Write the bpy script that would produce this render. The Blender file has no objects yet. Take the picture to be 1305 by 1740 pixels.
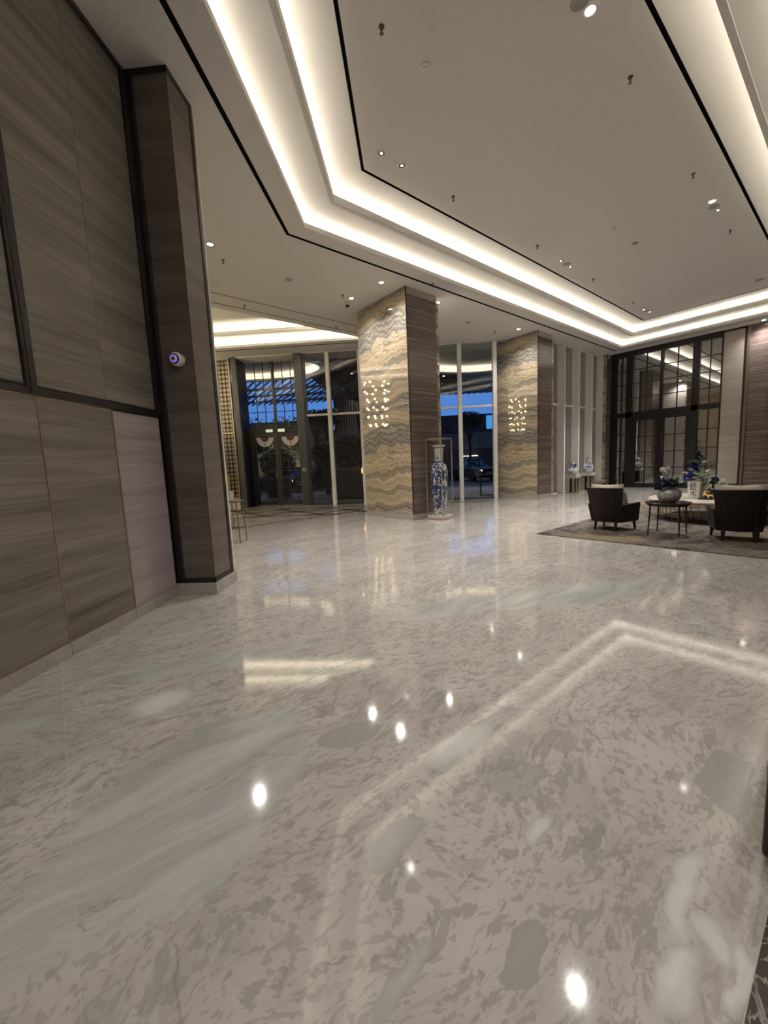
import bpy, math, random
from mathutils import Vector, Matrix
from mathutils.geometry import tessellate_polygon
random.seed(7)
scene = bpy.context.scene
COL = scene.collection

# ------------------------------------------------------------------ camera
IW, IH = 1305.0, 1740.0
FPX, PITCH, ROLL, AZ = 679.8, 0.11899, -0.04513, math.radians(50.55)
CAM = Vector((0, 0, 1.5))
_fw0 = Vector((math.cos(AZ), math.sin(AZ), 0)); _rt0 = Vector((math.sin(AZ), -math.cos(AZ), 0)); _z = Vector((0, 0, 1))
FWD = _fw0 * math.cos(PITCH) - _z * math.sin(PITCH)
_up = _fw0 * math.sin(PITCH) + _z * math.cos(PITCH)
RGT = _rt0 * math.cos(ROLL) + _up * math.sin(ROLL)
UPV = -_rt0 * math.sin(ROLL) + _up * math.cos(ROLL)
cam = bpy.data.cameras.new('camera'); camo = bpy.data.objects.new('camera', cam); COL.objects.link(camo)
cam.sensor_fit = 'HORIZONTAL'; cam.sensor_width = 36.0; cam.lens = 36.0 * FPX / IW
cam.clip_start = 0.02; cam.clip_end = 400
m = Matrix((RGT, UPV, -FWD)).transposed().to_4x4(); m.translation = CAM
camo.matrix_world = m
scene.camera = camo

# ------------------------------------------------------------------ world, view
world = bpy.data.worlds.new('dusk_sky'); scene.world = world; world.use_nodes = True
bg = world.node_tree.nodes['Background']
bg.inputs['Color'].default_value = (0.10, 0.28, 0.78, 1); bg.inputs['Strength'].default_value = 0.95
scene.view_settings.view_transform = 'Standard'; scene.view_settings.look = 'None'
scene.view_settings.gamma = 1.0; scene.view_settings.exposure = 0.0
scene.view_settings.use_curve_mapping = False
LED_WARM = (1.0, 0.95, 0.88)
LED_POWER = 31.0        # emission of the cove strips
SPOT_POWER = 3.5        # multiplier of every recessed downlight

def pixel_ray(x, y):
    return (FWD * FPX + RGT * (x - IW / 2) - UPV * (y - IH / 2)).normalized()
def at_z(x, y, z=0.0):
    d = pixel_ray(x, y); return CAM + d * ((z - CAM.z) / d.z)
# second frame of the building: S runs along the entrance front, D along the panelled left wall
D = Vector((0.6879, 0.7258, 0)).normalized(); S = Vector((D.y, -D.x, 0))
PHI = math.atan2(S.y, S.x)
def sd(s, d, z=0.0): return S * s + D * d + Vector((0, 0, z))
def to_s(p): return p.x * S.x + p.y * S.y
def to_d(p): return p.x * D.x + p.y * D.y

# ------------------------------------------------------------------ materials
def new_mat(name):
    mt = bpy.data.materials.new(name); mt.use_nodes = True
    nt = mt.node_tree; return mt, nt, nt.nodes['Principled BSDF']
class N:
    """tiny node helper"""
    def __init__(s, nt): s.nt = nt
    def add(s, t, **kw):
        n = s.nt.nodes.new(t)
        for k, v in kw.items(): setattr(n, k, v)
        return n
    def link(s, a, b): s.nt.links.new(a, b)
    def mapping(s, src, scale=(1, 1, 1), loc=(0, 0, 0), rot=(0, 0, 0)):
        n = s.add('ShaderNodeMapping'); n.inputs['Scale'].default_value = scale
        n.inputs['Location'].default_value = loc; n.inputs['Rotation'].default_value = rot
        s.link(src, n.inputs['Vector']); return n.outputs['Vector']
    def noise(s, vec, scale, detail=4, rough=.55, dist=0.0):
        n = s.add('ShaderNodeTexNoise'); n.inputs['Scale'].default_value = scale
        n.inputs['Detail'].default_value = detail; n.inputs['Roughness'].default_value = rough
        n.inputs['Distortion'].default_value = dist; s.link(vec, n.inputs['Vector']); return n
    def voro(s, vec, scale, feature='F1', rnd=1.0):
        n = s.add('ShaderNodeTexVoronoi', feature=feature); n.inputs['Scale'].default_value = scale
        n.inputs['Randomness'].default_value = rnd; s.link(vec, n.inputs['Vector']); return n
    def ramp(s, fac, stops, interp='LINEAR'):
        n = s.add('ShaderNodeValToRGB'); cr = n.color_ramp; cr.interpolation = interp
        while len(cr.elements) < len(stops): cr.elements.new(0.5)
        for e, (p, c) in zip(cr.elements, stops):
            e.position = p; e.color = (c, c, c, 1) if isinstance(c, (int, float)) else (*c, 1)
        s.link(fac, n.inputs['Fac']); return n.outputs['Color']
    def mix(s, fac, a, b, mode='MIX'):
        n = s.add('ShaderNodeMix', data_type='RGBA', blend_type=mode)
        for sock, v in ((n.inputs[0], fac), (n.inputs[6], a), (n.inputs[7], b)):
            if isinstance(v, (int, float)): sock.default_value = v
            elif isinstance(v, tuple): sock.default_value = (*v, 1)
            else: s.link(v, sock)
        return n.outputs[2]
    def math(s, op, a, b=None, c=None):
        n = s.add('ShaderNodeMath', operation=op)
        for i, v in enumerate((a, b, c)):
            if v is None: continue
            if isinstance(v, (int, float)): n.inputs[i].default_value = v
            else: s.link(v, n.inputs[i])
        return n.outputs[0]
    def vadd(s, a, b):
        n = s.add('ShaderNodeVectorMath', operation='ADD'); s.link(a, n.inputs[0]); s.link(b, n.inputs[1]); return n.outputs[0]
    def vscale(s, a, k):
        n = s.add('ShaderNodeVectorMath', operation='SCALE'); s.link(a, n.inputs[0])
        if isinstance(k, (int, float)): n.inputs[3].default_value = k
        else: s.link(k, n.inputs[3])
        return n.outputs[0]
def plain(name, col, rough=.5, metal=0.0, spec=.5, var=0.06, vscale=6.0):
    mt, nt, b = new_mat(name); n = N(nt)
    tc = n.add('ShaderNodeTexCoord').outputs['Object']
    f = n.noise(tc, vscale, 4).outputs['Fac']
    lo = tuple(max(0, c * (1 - var)) for c in col); hi = tuple(min(1, c * (1 + var)) for c in col)
    n.link(n.ramp(f, [(.3, lo), (.7, hi)]), b.inputs['Base Color'])
    b.inputs['Roughness'].default_value = rough; b.inputs['Metallic'].default_value = metal
    b.inputs['Specular IOR Level'].default_value = spec
    return mt
def emit(name, col, strength):
    mt, nt, b = new_mat(name)
    b.inputs['Base Color'].default_value = (*col, 1)
    b.inputs['Emission Color'].default_value = (*col, 1); b.inputs['Emission Strength'].default_value = strength
    return mt
def glass_mat(name, tint, refl_min, refl_gain, rough=0.0, blend=.35):
    """thin pane: tinted see-through plus a mirror reflection that grows at grazing angles"""
    mt = bpy.data.materials.new(name); mt.use_nodes = True; nt = mt.node_tree; n = N(nt)
    nt.nodes.remove(nt.nodes['Principled BSDF']); out = nt.nodes['Material Output']
    tr = n.add('ShaderNodeBsdfTransparent'); tr.inputs['Color'].default_value = (*tint, 1)
    gl = n.add('ShaderNodeBsdfGlossy'); gl.inputs['Roughness'].default_value = rough
    lw = n.add('ShaderNodeLayerWeight'); lw.inputs['Blend'].default_value = blend
    fac = n.math('MULTIPLY_ADD', lw.outputs['Fresnel'], refl_gain, refl_min)
    mx = n.add('ShaderNodeMixShader'); n.link(fac, mx.inputs[0]); n.link(tr.outputs[0], mx.inputs[1]); n.link(gl.outputs[0], mx.inputs[2])
    n.link(mx.outputs[0], out.inputs['Surface']); return mt

def mat_floor_marble():
    mt, nt, b = new_mat('floor_marble'); n = N(nt)
    pos = n.add('ShaderNodeNewGeometry').outputs['Position']
    # clasts and flecks of a brecciated marble, drawn out along the X direction of the hall
    warp = n.vscale(n.noise(pos, .7, 2).outputs['Color'], .8)
    p = n.vadd(pos, warp)
    def isles(scale, stretch, thr, soft, loc, dist=.4, detail=3, rot=.1, rough=.5):
        v = n.mapping(p, (stretch, 1.0, 1.0), loc, (0, 0, rot))
        f = n.noise(v, scale, detail, rough, dist).outputs['Fac']
        return f, n.ramp(f, [(thr, 0.0), (thr + soft, 1.0)])
    base = n.ramp(n.noise(n.mapping(p, (.45, 1.2, 1)), 2.0, 7, .7).outputs['Fac'], [(.30, (.40, .37, .34)), (.45, (.505, .47, .43)), (.60, (.565, .53, .485)), (.75, (.615, .585, .54))])
    dens = n.noise(n.mapping(pos, (.4, .8, 1), (3, 1, 0)), .55, 2).outputs['Fac']
    # big chalky or grey clasts
    v2 = n.voro(n.vadd(n.mapping(p, (.55, 1.05, 1), (5, 1, 0)), n.vscale(n.noise(pos, 6.0, 4, .65).outputs['Color'], .26)), 2.4)
    c2 = n.add('ShaderNodeSeparateColor'); n.link(v2.outputs['Color'], c2.inputs[0])
    core = n.ramp(v2.outputs['Distance'], [(.30, 1.0), (.335, 0.0)])
    white = n.math('MULTIPLY', n.ramp(c2.outputs[1], [(.84, 0.0), (.85, 1.0)]), core)
    grey = n.math('MULTIPLY', n.ramp(c2.outputs[0], [(.76, 0.0), (.77, 1.0)]), core)
    col = n.mix(n.math('MULTIPLY', grey, .6), base, (.40, .38, .36))
    col = n.mix(n.math('MULTIPLY', white, .7), col, n.ramp(v2.outputs['Distance'], [(.0, (.66, .645, .615)), (.3, (.50, .48, .455))]))
    f1, m1 = isles(5.0, .42, .565, .03, (1, 5, 0), .35, 5, .1, .66)
    col = n.mix(n.math('MULTIPLY', m1, .36), col, (.37, .35, .33))
    f1b, m1b = isles(3.8, .38, .615, .05, (8, 2, 0), .4, 5, .1, .66)
    col = n.mix(n.math('MULTIPLY', m1b, .45), col, (.635, .61, .57))
    f2, m2 = isles(17.0, .48, .55, .03, (4, 4, 0), .4, 4, .1, .62)
    col = n.mix(n.math('MULTIPLY', m2, .66), col, (.345, .322, .30))
    f3, m3 = isles(42.0, .55, .555, .04, (2, 9, 0), .3, 3)
    col = n.mix(n.math('MULTIPLY', m3, .5), col, (.33, .305, .28))
    # single large clasts that can be told apart: long axis end points and two flank points
    wob = n.vadd(pos, n.vscale(n.noise(pos, 6.5, 3, .5).outputs['Color'], .13))
    for kind, a_, b_, c_, d_ in (('w', (1129, 1600), (1189, 1443), (1121, 1535), (1200, 1502)), ('w', (1121, 1735), (1181, 1589), (1118, 1675), (1210, 1648)), ('w', (1221, 1632), (1210, 1551), (1191, 1567), (1259, 1600)),
            ('w', (1248, 1735), (1270, 1616), (1232, 1670), (1286, 1686)), ('w', (719, 1303), (838, 1227), (757, 1249), (800, 1276)), ('p', (622, 1486), (713, 1389), (632, 1416), (692, 1432)), ('w', (886, 1432), (935, 1378), (886, 1400), (924, 1405)),
            ('g', (1232, 1381), (1243, 1281), (1172, 1330), (1275, 1324)), ('g', (859, 1691), (924, 1573), (865, 1621), (924, 1648)), ('d', (994, 1448), (1021, 1405), (989, 1416), (1029, 1421)), ('g', (540, 1264), (647, 1233), (591, 1227), (614, 1262)), ('p', (632, 1735), (740, 1594), (654, 1675), (713, 1664)), ('r', (322, 1255), (432, 1232), (368, 1228), (386, 1267)), ('w', (215, 1215), (330, 1170), (265, 1180), (290, 1210)), ('w', (960, 1005), (1040, 990), (1000, 990), (1005, 1010))):
        A_, B_, C_p, D_p = (at_z(*q) for q in (a_, b_, c_, d_)); ax = B_ - A_; ctr = (A_ + B_) / 2; un = Vector((-ax.y, ax.x, 0)).normalized()
        mp = n.add('ShaderNodeMapping', vector_type='TEXTURE'); mp.inputs['Location'].default_value = (ctr.x + .065, ctr.y + .065, 0.065); mp.inputs['Rotation'].default_value = (0, 0, math.atan2(ax.y, ax.x))
        mp.inputs['Scale'].default_value = (max(ax.length / 2, .03), max(abs((D_p - C_p).dot(un)) / 2, .02), 1.0); n.link(wob, mp.inputs['Vector'])
        ln_ = n.add('ShaderNodeVectorMath', operation='LENGTH'); n.link(mp.outputs[0], ln_.inputs[0])
        mk = n.ramp(n.math('MULTIPLY', ln_.outputs['Value'], .5), [(.485, 1.0), (.51, 0.0)])
        cc = {'w': [(.0, (.74, .73, .705)), (.3, (.67, .66, .63)), (.5, (.46, .445, .42))], 'p': [(.0, (.53, .525, .505)), (.5, (.42, .41, .39))], 'g': [(.0, (.395, .38, .365)), (.5, (.37, .355, .34))], 'd': [(.0, (.33, .315, .30)), (.5, (.33, .315, .30))], 'r': [(.0, (.56, .53, .49)), (.2, (.50, .47, .44)), (.3, (.38, .36, .34)), (.5, (.37, .35, .33))]}[kind]
        col = n.mix(n.math('MULTIPLY', mk, .85), col, n.ramp(n.math('MULTIPLY', ln_.outputs['Value'], .5), cc))
    # streaky grey-green beds
    gm = None
    wob2 = n.vadd(pos, n.vscale(n.noise(pos, 1.6, 5, .6).outputs['Color'], .55))
    for a_, b_, hw_ in (((-60, 1700), (500, 1195), .42), ((640, 1050), (1150, 985), .30), ((120, 1170), (560, 1085), .16), ((-200, 1320), (120, 1190), .2)):
        A_, B_ = at_z(*a_), at_z(*b_); ax = B_ - A_; ctr = (A_ + B_) / 2
        mp = n.add('ShaderNodeMapping', vector_type='TEXTURE'); mp.inputs['Location'].default_value = (ctr.x + .27, ctr.y + .27, .27); mp.inputs['Rotation'].default_value = (0, 0, math.atan2(ax.y, ax.x)); mp.inputs['Scale'].default_value = (ax.length / 2, hw_, 1)
        n.link(wob2, mp.inputs['Vector']); ln_ = n.add('ShaderNodeVectorMath', operation='LENGTH'); n.link(mp.outputs[0], ln_.inputs[0])
        mk = n.ramp(n.math('MULTIPLY', ln_.outputs['Value'], .5), [(.44, 1.0), (.52, 0.0)])
        gm = mk if gm is None else n.math('MAXIMUM', gm, mk)
    gs = n.ramp(n.noise(n.mapping(p, (.35, 2.4, 1), (2, 2, 0), (0, 0, .1)), 2.4, 8, .65).outputs['Fac'], [(.32, (.36, .35, .33)), (.5, (.47, .48, .45)), (.68, (.60, .60, .565))])
    col = n.mix(n.math('MULTIPLY', gm, .85), col, gs)
    # hairline veins, broken up
    vn = n.noise(n.mapping(p, (.40, 1.0, 1), (4, 8, 0), (0, 0, .3)), 1.3, 6, .6, .8).outputs['Fac']
    line = n.ramp(n.math('ABSOLUTE', n.math('SUBTRACT', vn, .5)), [(.0, 1.0), (.006, 0.0)])
    gate = n.ramp(n.noise(pos, 2.3, 2).outputs['Fac'], [(.48, 0.0), (.56, 1.0)])
    col = n.mix(n.math('MULTIPLY', n.math('MULTIPLY', line, gate), .6), col, (.24, .215, .185))
    oi = n.add('ShaderNodeObjectInfo')
    col = n.mix(1.0, col, n.ramp(oi.outputs['Random'], [(0, .82), (1, .88)]), 'MULTIPLY')
    n.link(col, b.inputs['Base Color'])
    b.inputs['Roughness'].default_value = .064; b.inputs['Specular IOR Level'].default_value = .74
    return mt
def mat_wood(name, dark, light, zf=26.0, rough=.42, along='xy', contrast=(.32, .68)):
    """horizontal fine grain, slightly different on every panel"""
    mt, nt, b = new_mat(name); n = N(nt)
    tc = n.add('ShaderNodeTexCoord').outputs['Object']; oi = n.add('ShaderNodeObjectInfo')
    off = n.add('ShaderNodeCombineXYZ'); n.link(n.math('MULTIPLY', oi.outputs['Random'], 31.0), off.inputs[2]); n.link(n.math('MULTIPLY', oi.outputs['Random'], 17.0), off.inputs[0])
    v = n.vadd(tc, off.outputs[0])
    g1 = n.noise(n.mapping(v, (.35, .35, zf * .28)), 1.0, 5, .6, .25).outputs['Fac']
    g2 = n.noise(n.mapping(v, (1.6, 1.6, zf * 3.2)), 1.0, 6, .7).outputs['Fac']
    f = n.math('ADD', n.math('MULTIPLY', g1, .60), n.math('MULTIPLY', g2, .40))
    mid = tuple((a + c) / 2 for a, c in zip(dark, light))
    col = n.ramp(f, [(contrast[0], dark), (.5, mid), (contrast[1], light)])
    col = n.mix(1.0, col, n.ramp(oi.outputs['Random'], [(0, .92), (1, 1.06)]), 'MULTIPLY')
    n.link(col, b.inputs['Base Color'])
    b.inputs['Roughness'].default_value = rough; b.inputs['Specular IOR Level'].default_value = .35
    bp = n.add('ShaderNodeBump'); bp.inputs['Strength'].default_value = .08; bp.inputs['Distance'].default_value = .002
    n.link(g2, bp.inputs['Height']); n.link(bp.outputs[0], b.inputs['Normal'])
    return mt
def mat_stripe(name):
    """brown cross-cut stone with thin pale level lines"""
    mt, nt, b = new_mat(name); n = N(nt)
    tc = n.add('ShaderNodeNewGeometry').outputs['Position']
    w = n.vadd(tc, n.vscale(n.noise(n.mapping(tc, (.8, .8, 1.5)), 1.4, 3).outputs['Color'], .035))
    a = n.noise(n.mapping(w, (.12, .12, 9.0)), 1.0, 3, .5).outputs['Fac']
    l = n.noise(n.mapping(w, (.10, .10, 15.0), (3, 3, 1)), 1.0, 3, .62).outputs['Fac']
    g = n.noise(n.mapping(w, (5, 5, 60)), 1.0, 4).outputs['Fac']
    col = n.ramp(a, [(.3, (.105, .069, .059)), (.55, (.165, .112, .096)), (.72, (.215, .158, .136))])
    ln = n.ramp(n.math('ABSOLUTE', n.math('SUBTRACT', l, .53)), [(.0, 1.0), (.028, 0.0)])
    col = n.mix(n.math('MULTIPLY', ln, .8), col, (.43, .355, .305))
    col = n.mix(.25, col, n.ramp(g, [(.3, .03), (.7, .24)]))
    n.link(col, b.inputs['Base Color']); b.inputs['Roughness'].default_value = .22; b.inputs['Specular IOR Level'].default_value = .4
    return mt
def mat_onyx():
    mt, nt, b = new_mat('layered_onyx'); n = N(nt)
    tc = n.add('ShaderNodeTexCoord').outputs['Object']
    sep = n.add('ShaderNodeSeparateXYZ'); n.link(tc, sep.inputs[0])
    w0 = n.noise(n.mapping(tc, (.7, .7, .5)), 1.1, 1, .5).outputs['Fac']
    w1 = n.noise(n.mapping(tc, (1, 1, .55), (4, 2, 1)), 3.0, 2, .45).outputs['Fac']
    w3 = n.noise(n.mapping(tc, (1, 1, .8), (7, 1, 3)), 9.0, 2, .5).outputs['Fac']
    t = n.math('ADD', sep.outputs[2], n.math('MULTIPLY', w0, .85))
    t = n.math('ADD', t, n.math('MULTIPLY', w1, .36)); t = n.math('ADD', t, n.math('MULTIPLY', w3, .045))
    def band(freq, off, det, rough=.6):
        c = n.add('ShaderNodeCombineXYZ'); n.link(n.math('MULTIPLY_ADD', t, freq, off), c.inputs[2])
        return n.noise(c.outputs[0], 1.0, det, rough).outputs['Fac']
    big = band(1.9, 3.4, 1); mid = band(13.0, 8.0, 4, .66); fin = band(30.0, 1.0, 3, .6)
    tan = n.ramp(mid, [(.30, (.17, .125, .075)), (.40, (.36, .275, .17)), (.48, (.52, .415, .275)), (.58, (.63, .53, .375)), (.70, (.72, .64, .50))])
    gry = n.ramp(mid, [(.30, (.085, .078, .07)), (.40, (.24, .225, .20)), (.47, (.14, .13, .115)), (.55, (.42, .395, .345)), (.62, (.21, .195, .17)), (.72, (.60, .56, .48))])
    col = n.mix(n.ramp(big, [(.47, 0.0), (.54, 1.0)]), tan, gry)
    ln = n.ramp(n.math('ABSOLUTE', n.math('SUBTRACT', fin, .5)), [(.0, 1.0), (.05, 0.0)])
    col = n.mix(n.math('MULTIPLY', ln, n.ramp(big, [(.40, .10), (.55, .65)])), col, (.10, .085, .065))
    ln2 = n.ramp(n.math('ABSOLUTE', n.math('SUBTRACT', band(12.0, 14.0, 2), .53)), [(.0, 1.0), (.03, 0.0)])
    col = n.mix(n.math('MULTIPLY', ln2, .5), col, (.78, .71, .58))
    # a few dark meandering veins across the layers
    vn = n.noise(n.mapping(tc, (1, .55, 1.6), (1, 6, 2)), 1.5, 3, .5, .5).outputs['Fac']
    col = n.mix(n.math('MULTIPLY', n.ramp(n.math('ABSOLUTE', n.math('SUBTRACT', vn, .5)), [(.0, 1.0), (.010, 0.0)]), .75), col, (.12, .09, .06))
    cl = n.noise(tc, 14.0, 5, .6).outputs['Fac']
    col = n.mix(1.0, col, n.ramp(cl, [(.3, .86), (.7, 1.08)]), 'MULTIPLY')
    col = n.mix(.06, col, (.43, .36, .26))
    n.link(col, b.inputs['Base Color']); b.inputs['Roughness'].default_value = .03; b.inputs['Specular IOR Level'].default_value = .5
    return mt
def mat_porcelain(name, dens=.5, scale=13.0):
    mt, nt, b = new_mat(name); n = N(nt)
    tc = n.add('ShaderNodeTexCoord').outputs['Object']
    sep = n.add('ShaderNodeSeparateXYZ'); n.link(tc, sep.inputs[0])
    w = n.vadd(tc, n.vscale(n.noise(tc, 8, 3).outputs['Color'], .09))
    v = n.noise(w, scale, 3, .6, .9).outputs['Fac']
    big = n.noise(n.mapping(tc, (1, 1, .8), (2, 5, 1)), 4.2, 2).outputs['Fac']
    thr = n.math('ADD', n.math('MULTIPLY', big, .55), .5 - .275 - (dens - .5) * .4)
    ink = n.ramp(n.math('SUBTRACT', v, thr), [(.0, 0.0), (.035, 1.0)])
    shade = n.ramp(n.noise(tc, 30, 2).outputs['Fac'], [(.3, (.012, .022, .085)), (.7, (.05, .085, .25))])
    col = n.mix(ink, (.66, .655, .60), shade)
    n.link(col, b.inputs['Base Color']); b.inputs['Roughness'].default_value = .12
    return mt
def mat_rug():
    mt, nt, b = new_mat('woven_rug'); n = N(nt)
    pos = n.add('ShaderNodeNewGeometry').outputs['Position']
    w = n.vadd(pos, n.vscale(n.noise(pos, 2.2, 4).outputs['Color'], .5))
    f = n.noise(w, 3.4, 8, .7).outputs['Fac']
    col = n.ramp(f, [(.3, (.026, .023, .022)), (.45, (.064, .057, .052)), (.54, (.145, .128, .11)), (.66, (.045, .040, .038))])
    go = n.ramp(n.noise(w, 1.1, 5, .6).outputs['Fac'], [(.55, 0.0), (.66, 1.0)])
    col = n.mix(n.math('MULTIPLY', go, .55), col, (.20, .145, .07))
    n.link(col, b.inputs['Base Color']); b.inputs['Roughness'].default_value = .95; b.inputs['Specular IOR Level'].default_value = .1
    bp = n.add('ShaderNodeBump'); bp.inputs['Strength'].default_value = .4; bp.inputs['Distance'].default_value = .006
    n.link(n.noise(pos, 160, 2).outputs['Fac'], bp.inputs['Height']); n.link(bp.outputs[0], b.inputs['Normal'])
    return mt
def mat_marble(name, base, vein, scale=3.0, rough=.15):
    mt, nt, b = new_mat(name); n = N(nt)
    tc = n.add('ShaderNodeNewGeometry').outputs['Position']
    f = n.noise(tc, scale, 8, .65, .8).outputs['Fac']
    g = n.ramp(n.math('ABSOLUTE', n.math('SUBTRACT', n.noise(tc, scale * .8, 6, .6, 1.5).outputs['Fac'], .5)), [(.0, 1.0), (.02, 0.0)])
    col = n.ramp(f, [(.3, tuple(c * .8 for c in base)), (.7, base)])
    n.link(n.mix(n.math('MULTIPLY', g, .7), col, vein), b.inputs['Base Color']); b.inputs['Roughness'].default_value = rough
    return mt

M = {}
M['floor'] = mat_floor_marble()
M['grout'] = plain('pale_grout', (.44, .40, .35), .6)
M['darkmarble'] = mat_marble('dark_marble', (.075, .062, .056), (.42, .38, .34), 4.0)
M['inlay'] = mat_marble('brown_inlay_stone', (.10, .082, .066), (.15, .13, .11), 5.0, .6); M['inlay'].node_tree.nodes['Principled BSDF'].inputs['Specular IOR Level'].default_value = .12
M['ceiling'] = plain('ceiling_paint', (.70, .67, .625), .9, var=.015, spec=.2)
M['covewhite'] = plain('cove_white_paint', (.80, .77, .71), .9, var=.01, spec=.2)
M['slot'] = plain('black_slot', (.006, .006, .006), .8, spec=.1)
M['led'] = emit('cove_led', LED_WARM, LED_POWER)
M['vestled'] = emit('vestibule_led', (1.0, .92, .78), 150.0)
M['panel'] = mat_wood('taupe_wood', (.098, .083, .070), (.33, .288, .247))
M['pilaster'] = mat_wood('dark_taupe_wood', (.082, .066, .055), (.215, .178, .150))
M['mauve'] = mat_wood('mauve_wallcovering', (.27, .22, .226), (.47, .395, .40), 34, .6)
M['trim'] = plain('dark_bronze_trim', (.020, .016, .014), .35, .2)
M['brass'] = plain('aged_brass', (.42, .30, .15), .3, .9)
M['bronze'] = plain('dull_bronze', (.19, .145, .095), .4, .5)
M['champagne'] = plain('champagne_metal', (.50, .43, .33), .35, .75)
M['gold'] = plain('polished_gold', (.75, .56, .24), .22, 1.0)
M['skirting'] = mat_marble('skirting_stone', (.46, .42, .375), (.33, .29, .25), 3.0, .2)
M['palestone'] = mat_marble('pale_stone', (.62, .57, .50), (.45, .38, .30), 4.0, .2)
M['edgestone'] = plain('pale_edge_stone', (.78, .75, .68), .18, .0, var=.15, vscale=3)
M['onyx'] = mat_onyx()
M['stripe'] = mat_stripe('brown_striped_stone')
M['travertine'] = mat_wood('grey_travertine_veneer', (.34, .30, .26), (.50, .45, .395), 30, .5)
M['white_frame'] = plain('white_grey_aluminium', (.80, .785, .745), .4, .0)
M['black_frame'] = plain('black_aluminium', (.016, .015, .015), .35, .3)
M['door_frame'] = plain('charcoal_aluminium', (.038, .037, .035), .42, .2)
M['grey_frame'] = plain('dark_grey_aluminium', (.075, .077, .074), .45, .35)
M['glass'] = glass_mat('clear_glass', (.94, .95, .95), .02, .35)
M['doorglass'] = glass_mat('dark_reflective_glass', (.30, .29, .28), .56, .4)
M['caseglass'] = glass_mat('thin_case_glass', (.985, .99, .985), .004, .12)
M['leather'] = plain('dark_brown_leather', (.0125, .0075, .006), .5, spec=.22, var=.2)
M['chairleg'] = plain('dark_chair_wood', (.010, .007, .006), .4)
M['cream_fabric'] = plain('cream_fabric', (.52, .47, .39), .95, var=.08, vscale=40)
M['tan_fabric'] = plain('tan_fabric', (.26, .205, .15), .9, var=.1, vscale=40)
M['fur'] = plain('grey_brown_plush', (.21, .185, .155), 1.0, var=.35, vscale=60)
M['rug'] = mat_rug()
M['dark_table'] = plain('dark_lacquer', (.02, .015, .012), .22, var=.1)
M['tabletop'] = mat_marble('cream_table_marble', (.70, .64, .54), (.50, .42, .32), 3.0, .12)
M['porcelain'] = mat_porcelain('blue_white_porcelain', .57, 15)
M['porcelain2'] = mat_porcelain('blue_grey_porcelain', .47, 22)
M['vase_white'] = plain('vase_white_glaze', (.66, .655, .61), .12)
M['cobalt'] = plain('cobalt_glaze', (.035, .06, .19), .15, var=.5, vscale=40)
M['silverpot'] = plain('mottled_silver_glaze', (.36, .35, .33), .3, .3, var=.25, vscale=25)
M['flower_white'] = plain('white_petal', (.72, .71, .64), .7, var=.1)
M['flower_navy'] = plain('navy_petal', (.008, .011, .055), .6, var=.4, vscale=20)
M['flower_blue'] = plain('royal_blue_petal', (.012, .03, .24), .6, var=.4, vscale=20)
M['leaf'] = plain('sage_leaf', (.10, .13, .085), .6, var=.3, vscale=20)
M['paleleaf'] = plain('pale_leaf', (.33, .40, .30), .6, var=.2, vscale=20)
M['ink'] = plain('black_ink', (.012, .011, .011), .5)
M['cctv_white'] = plain('camera_white_plastic', (.68, .66, .62), .35)
M['cctv_dark'] = plain('camera_black_dome', (.008, .008, .012), .08)
M['violet'] = emit('infrared_glow', (.20, .12, .95), 1.6)
M['metal_grey'] = plain('sprinkler_metal', (.10, .09, .08), .35, .6)
M['grille'] = plain('speaker_grille', (.36, .335, .30), .8)
M['lampglow'] = emit('downlight_led', (1.0, .93, .80), 38.0)
M['lampdim'] = emit('dim_downlight_led', (1.0, .95, .86), 9.0)
M['bulb'] = emit('chandelier_bulb', (1.0, .82, .50), 80.0)
M['exit'] = emit('exit_sign_face', (.80, .88, .55), .8)
M['maroon'] = plain('maroon_vinyl', (.12, .02, .035), .5)
M['whitevinyl'] = plain('white_vinyl', (.58, .57, .55), .5)
M['asphalt'] = plain('driveway_paving', (.045, .043, .042), .4, var=.3, vscale=3)
M['kerb'] = plain('kerb_stone', (.30, .29, .28), .5)
M['slat'] = plain('dark_canopy_slat', (.024, .022, .022), .6)
M['canopy_back'] = plain('dark_canopy_board', (.055, .052, .05), .7)
M['oval_white'] = plain('canopy_white_board', (.58, .55, .50), .8, var=.03)
M['ovalled'] = emit('canopy_led', (1.0, .88, .66), 16.0)
M['foliage'] = plain('night_foliage', (.012, .018, .010), .7, var=.6, vscale=8)
M['hedge'] = plain('hedge_foliage', (.10, .095, .06), .8, var=.6, vscale=14)
M['bark'] = plain('tree_bark', (.02, .016, .013), .9, var=.4)
M['planter'] = plain('black_planter', (.014, .013, .013), .4)
M['carpaint'] = plain('car_grey_paint', (.06, .062, .066), .2, .5)
M['carglass'] = plain('car_window', (.006, .007, .009), .05)
M['tyre'] = plain('tyre_rubber', (.008, .008, .008), .9)
M['chrome'] = plain('chrome', (.55, .55, .55), .12, 1.0)
M['headlamp'] = emit('headlamp', (.85, .92, 1.0), 1.2)
M['lantern'] = emit('lantern_glow', (1.0, .42, .10), 5.0)
M['bluewin'] = emit('blue_lit_glazing', (.08, .40, .85), .8)
M['strip_white'] = emit('tube_light', (.85, .95, 1.0), 5.0)
M['building'] = plain('concrete_facade', (.13, .125, .115), .8, var=.12, vscale=.8)
M['darkwall'] = plain('dark_outer_wall', (.035, .032, .03), .8, var=.2, vscale=1.0)
M['louvre'] = plain('grey_louvre', (.12, .11, .10), .7)
M['cushiongold'] = plain('ochre_seat', (.40, .30, .16), .6)

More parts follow.
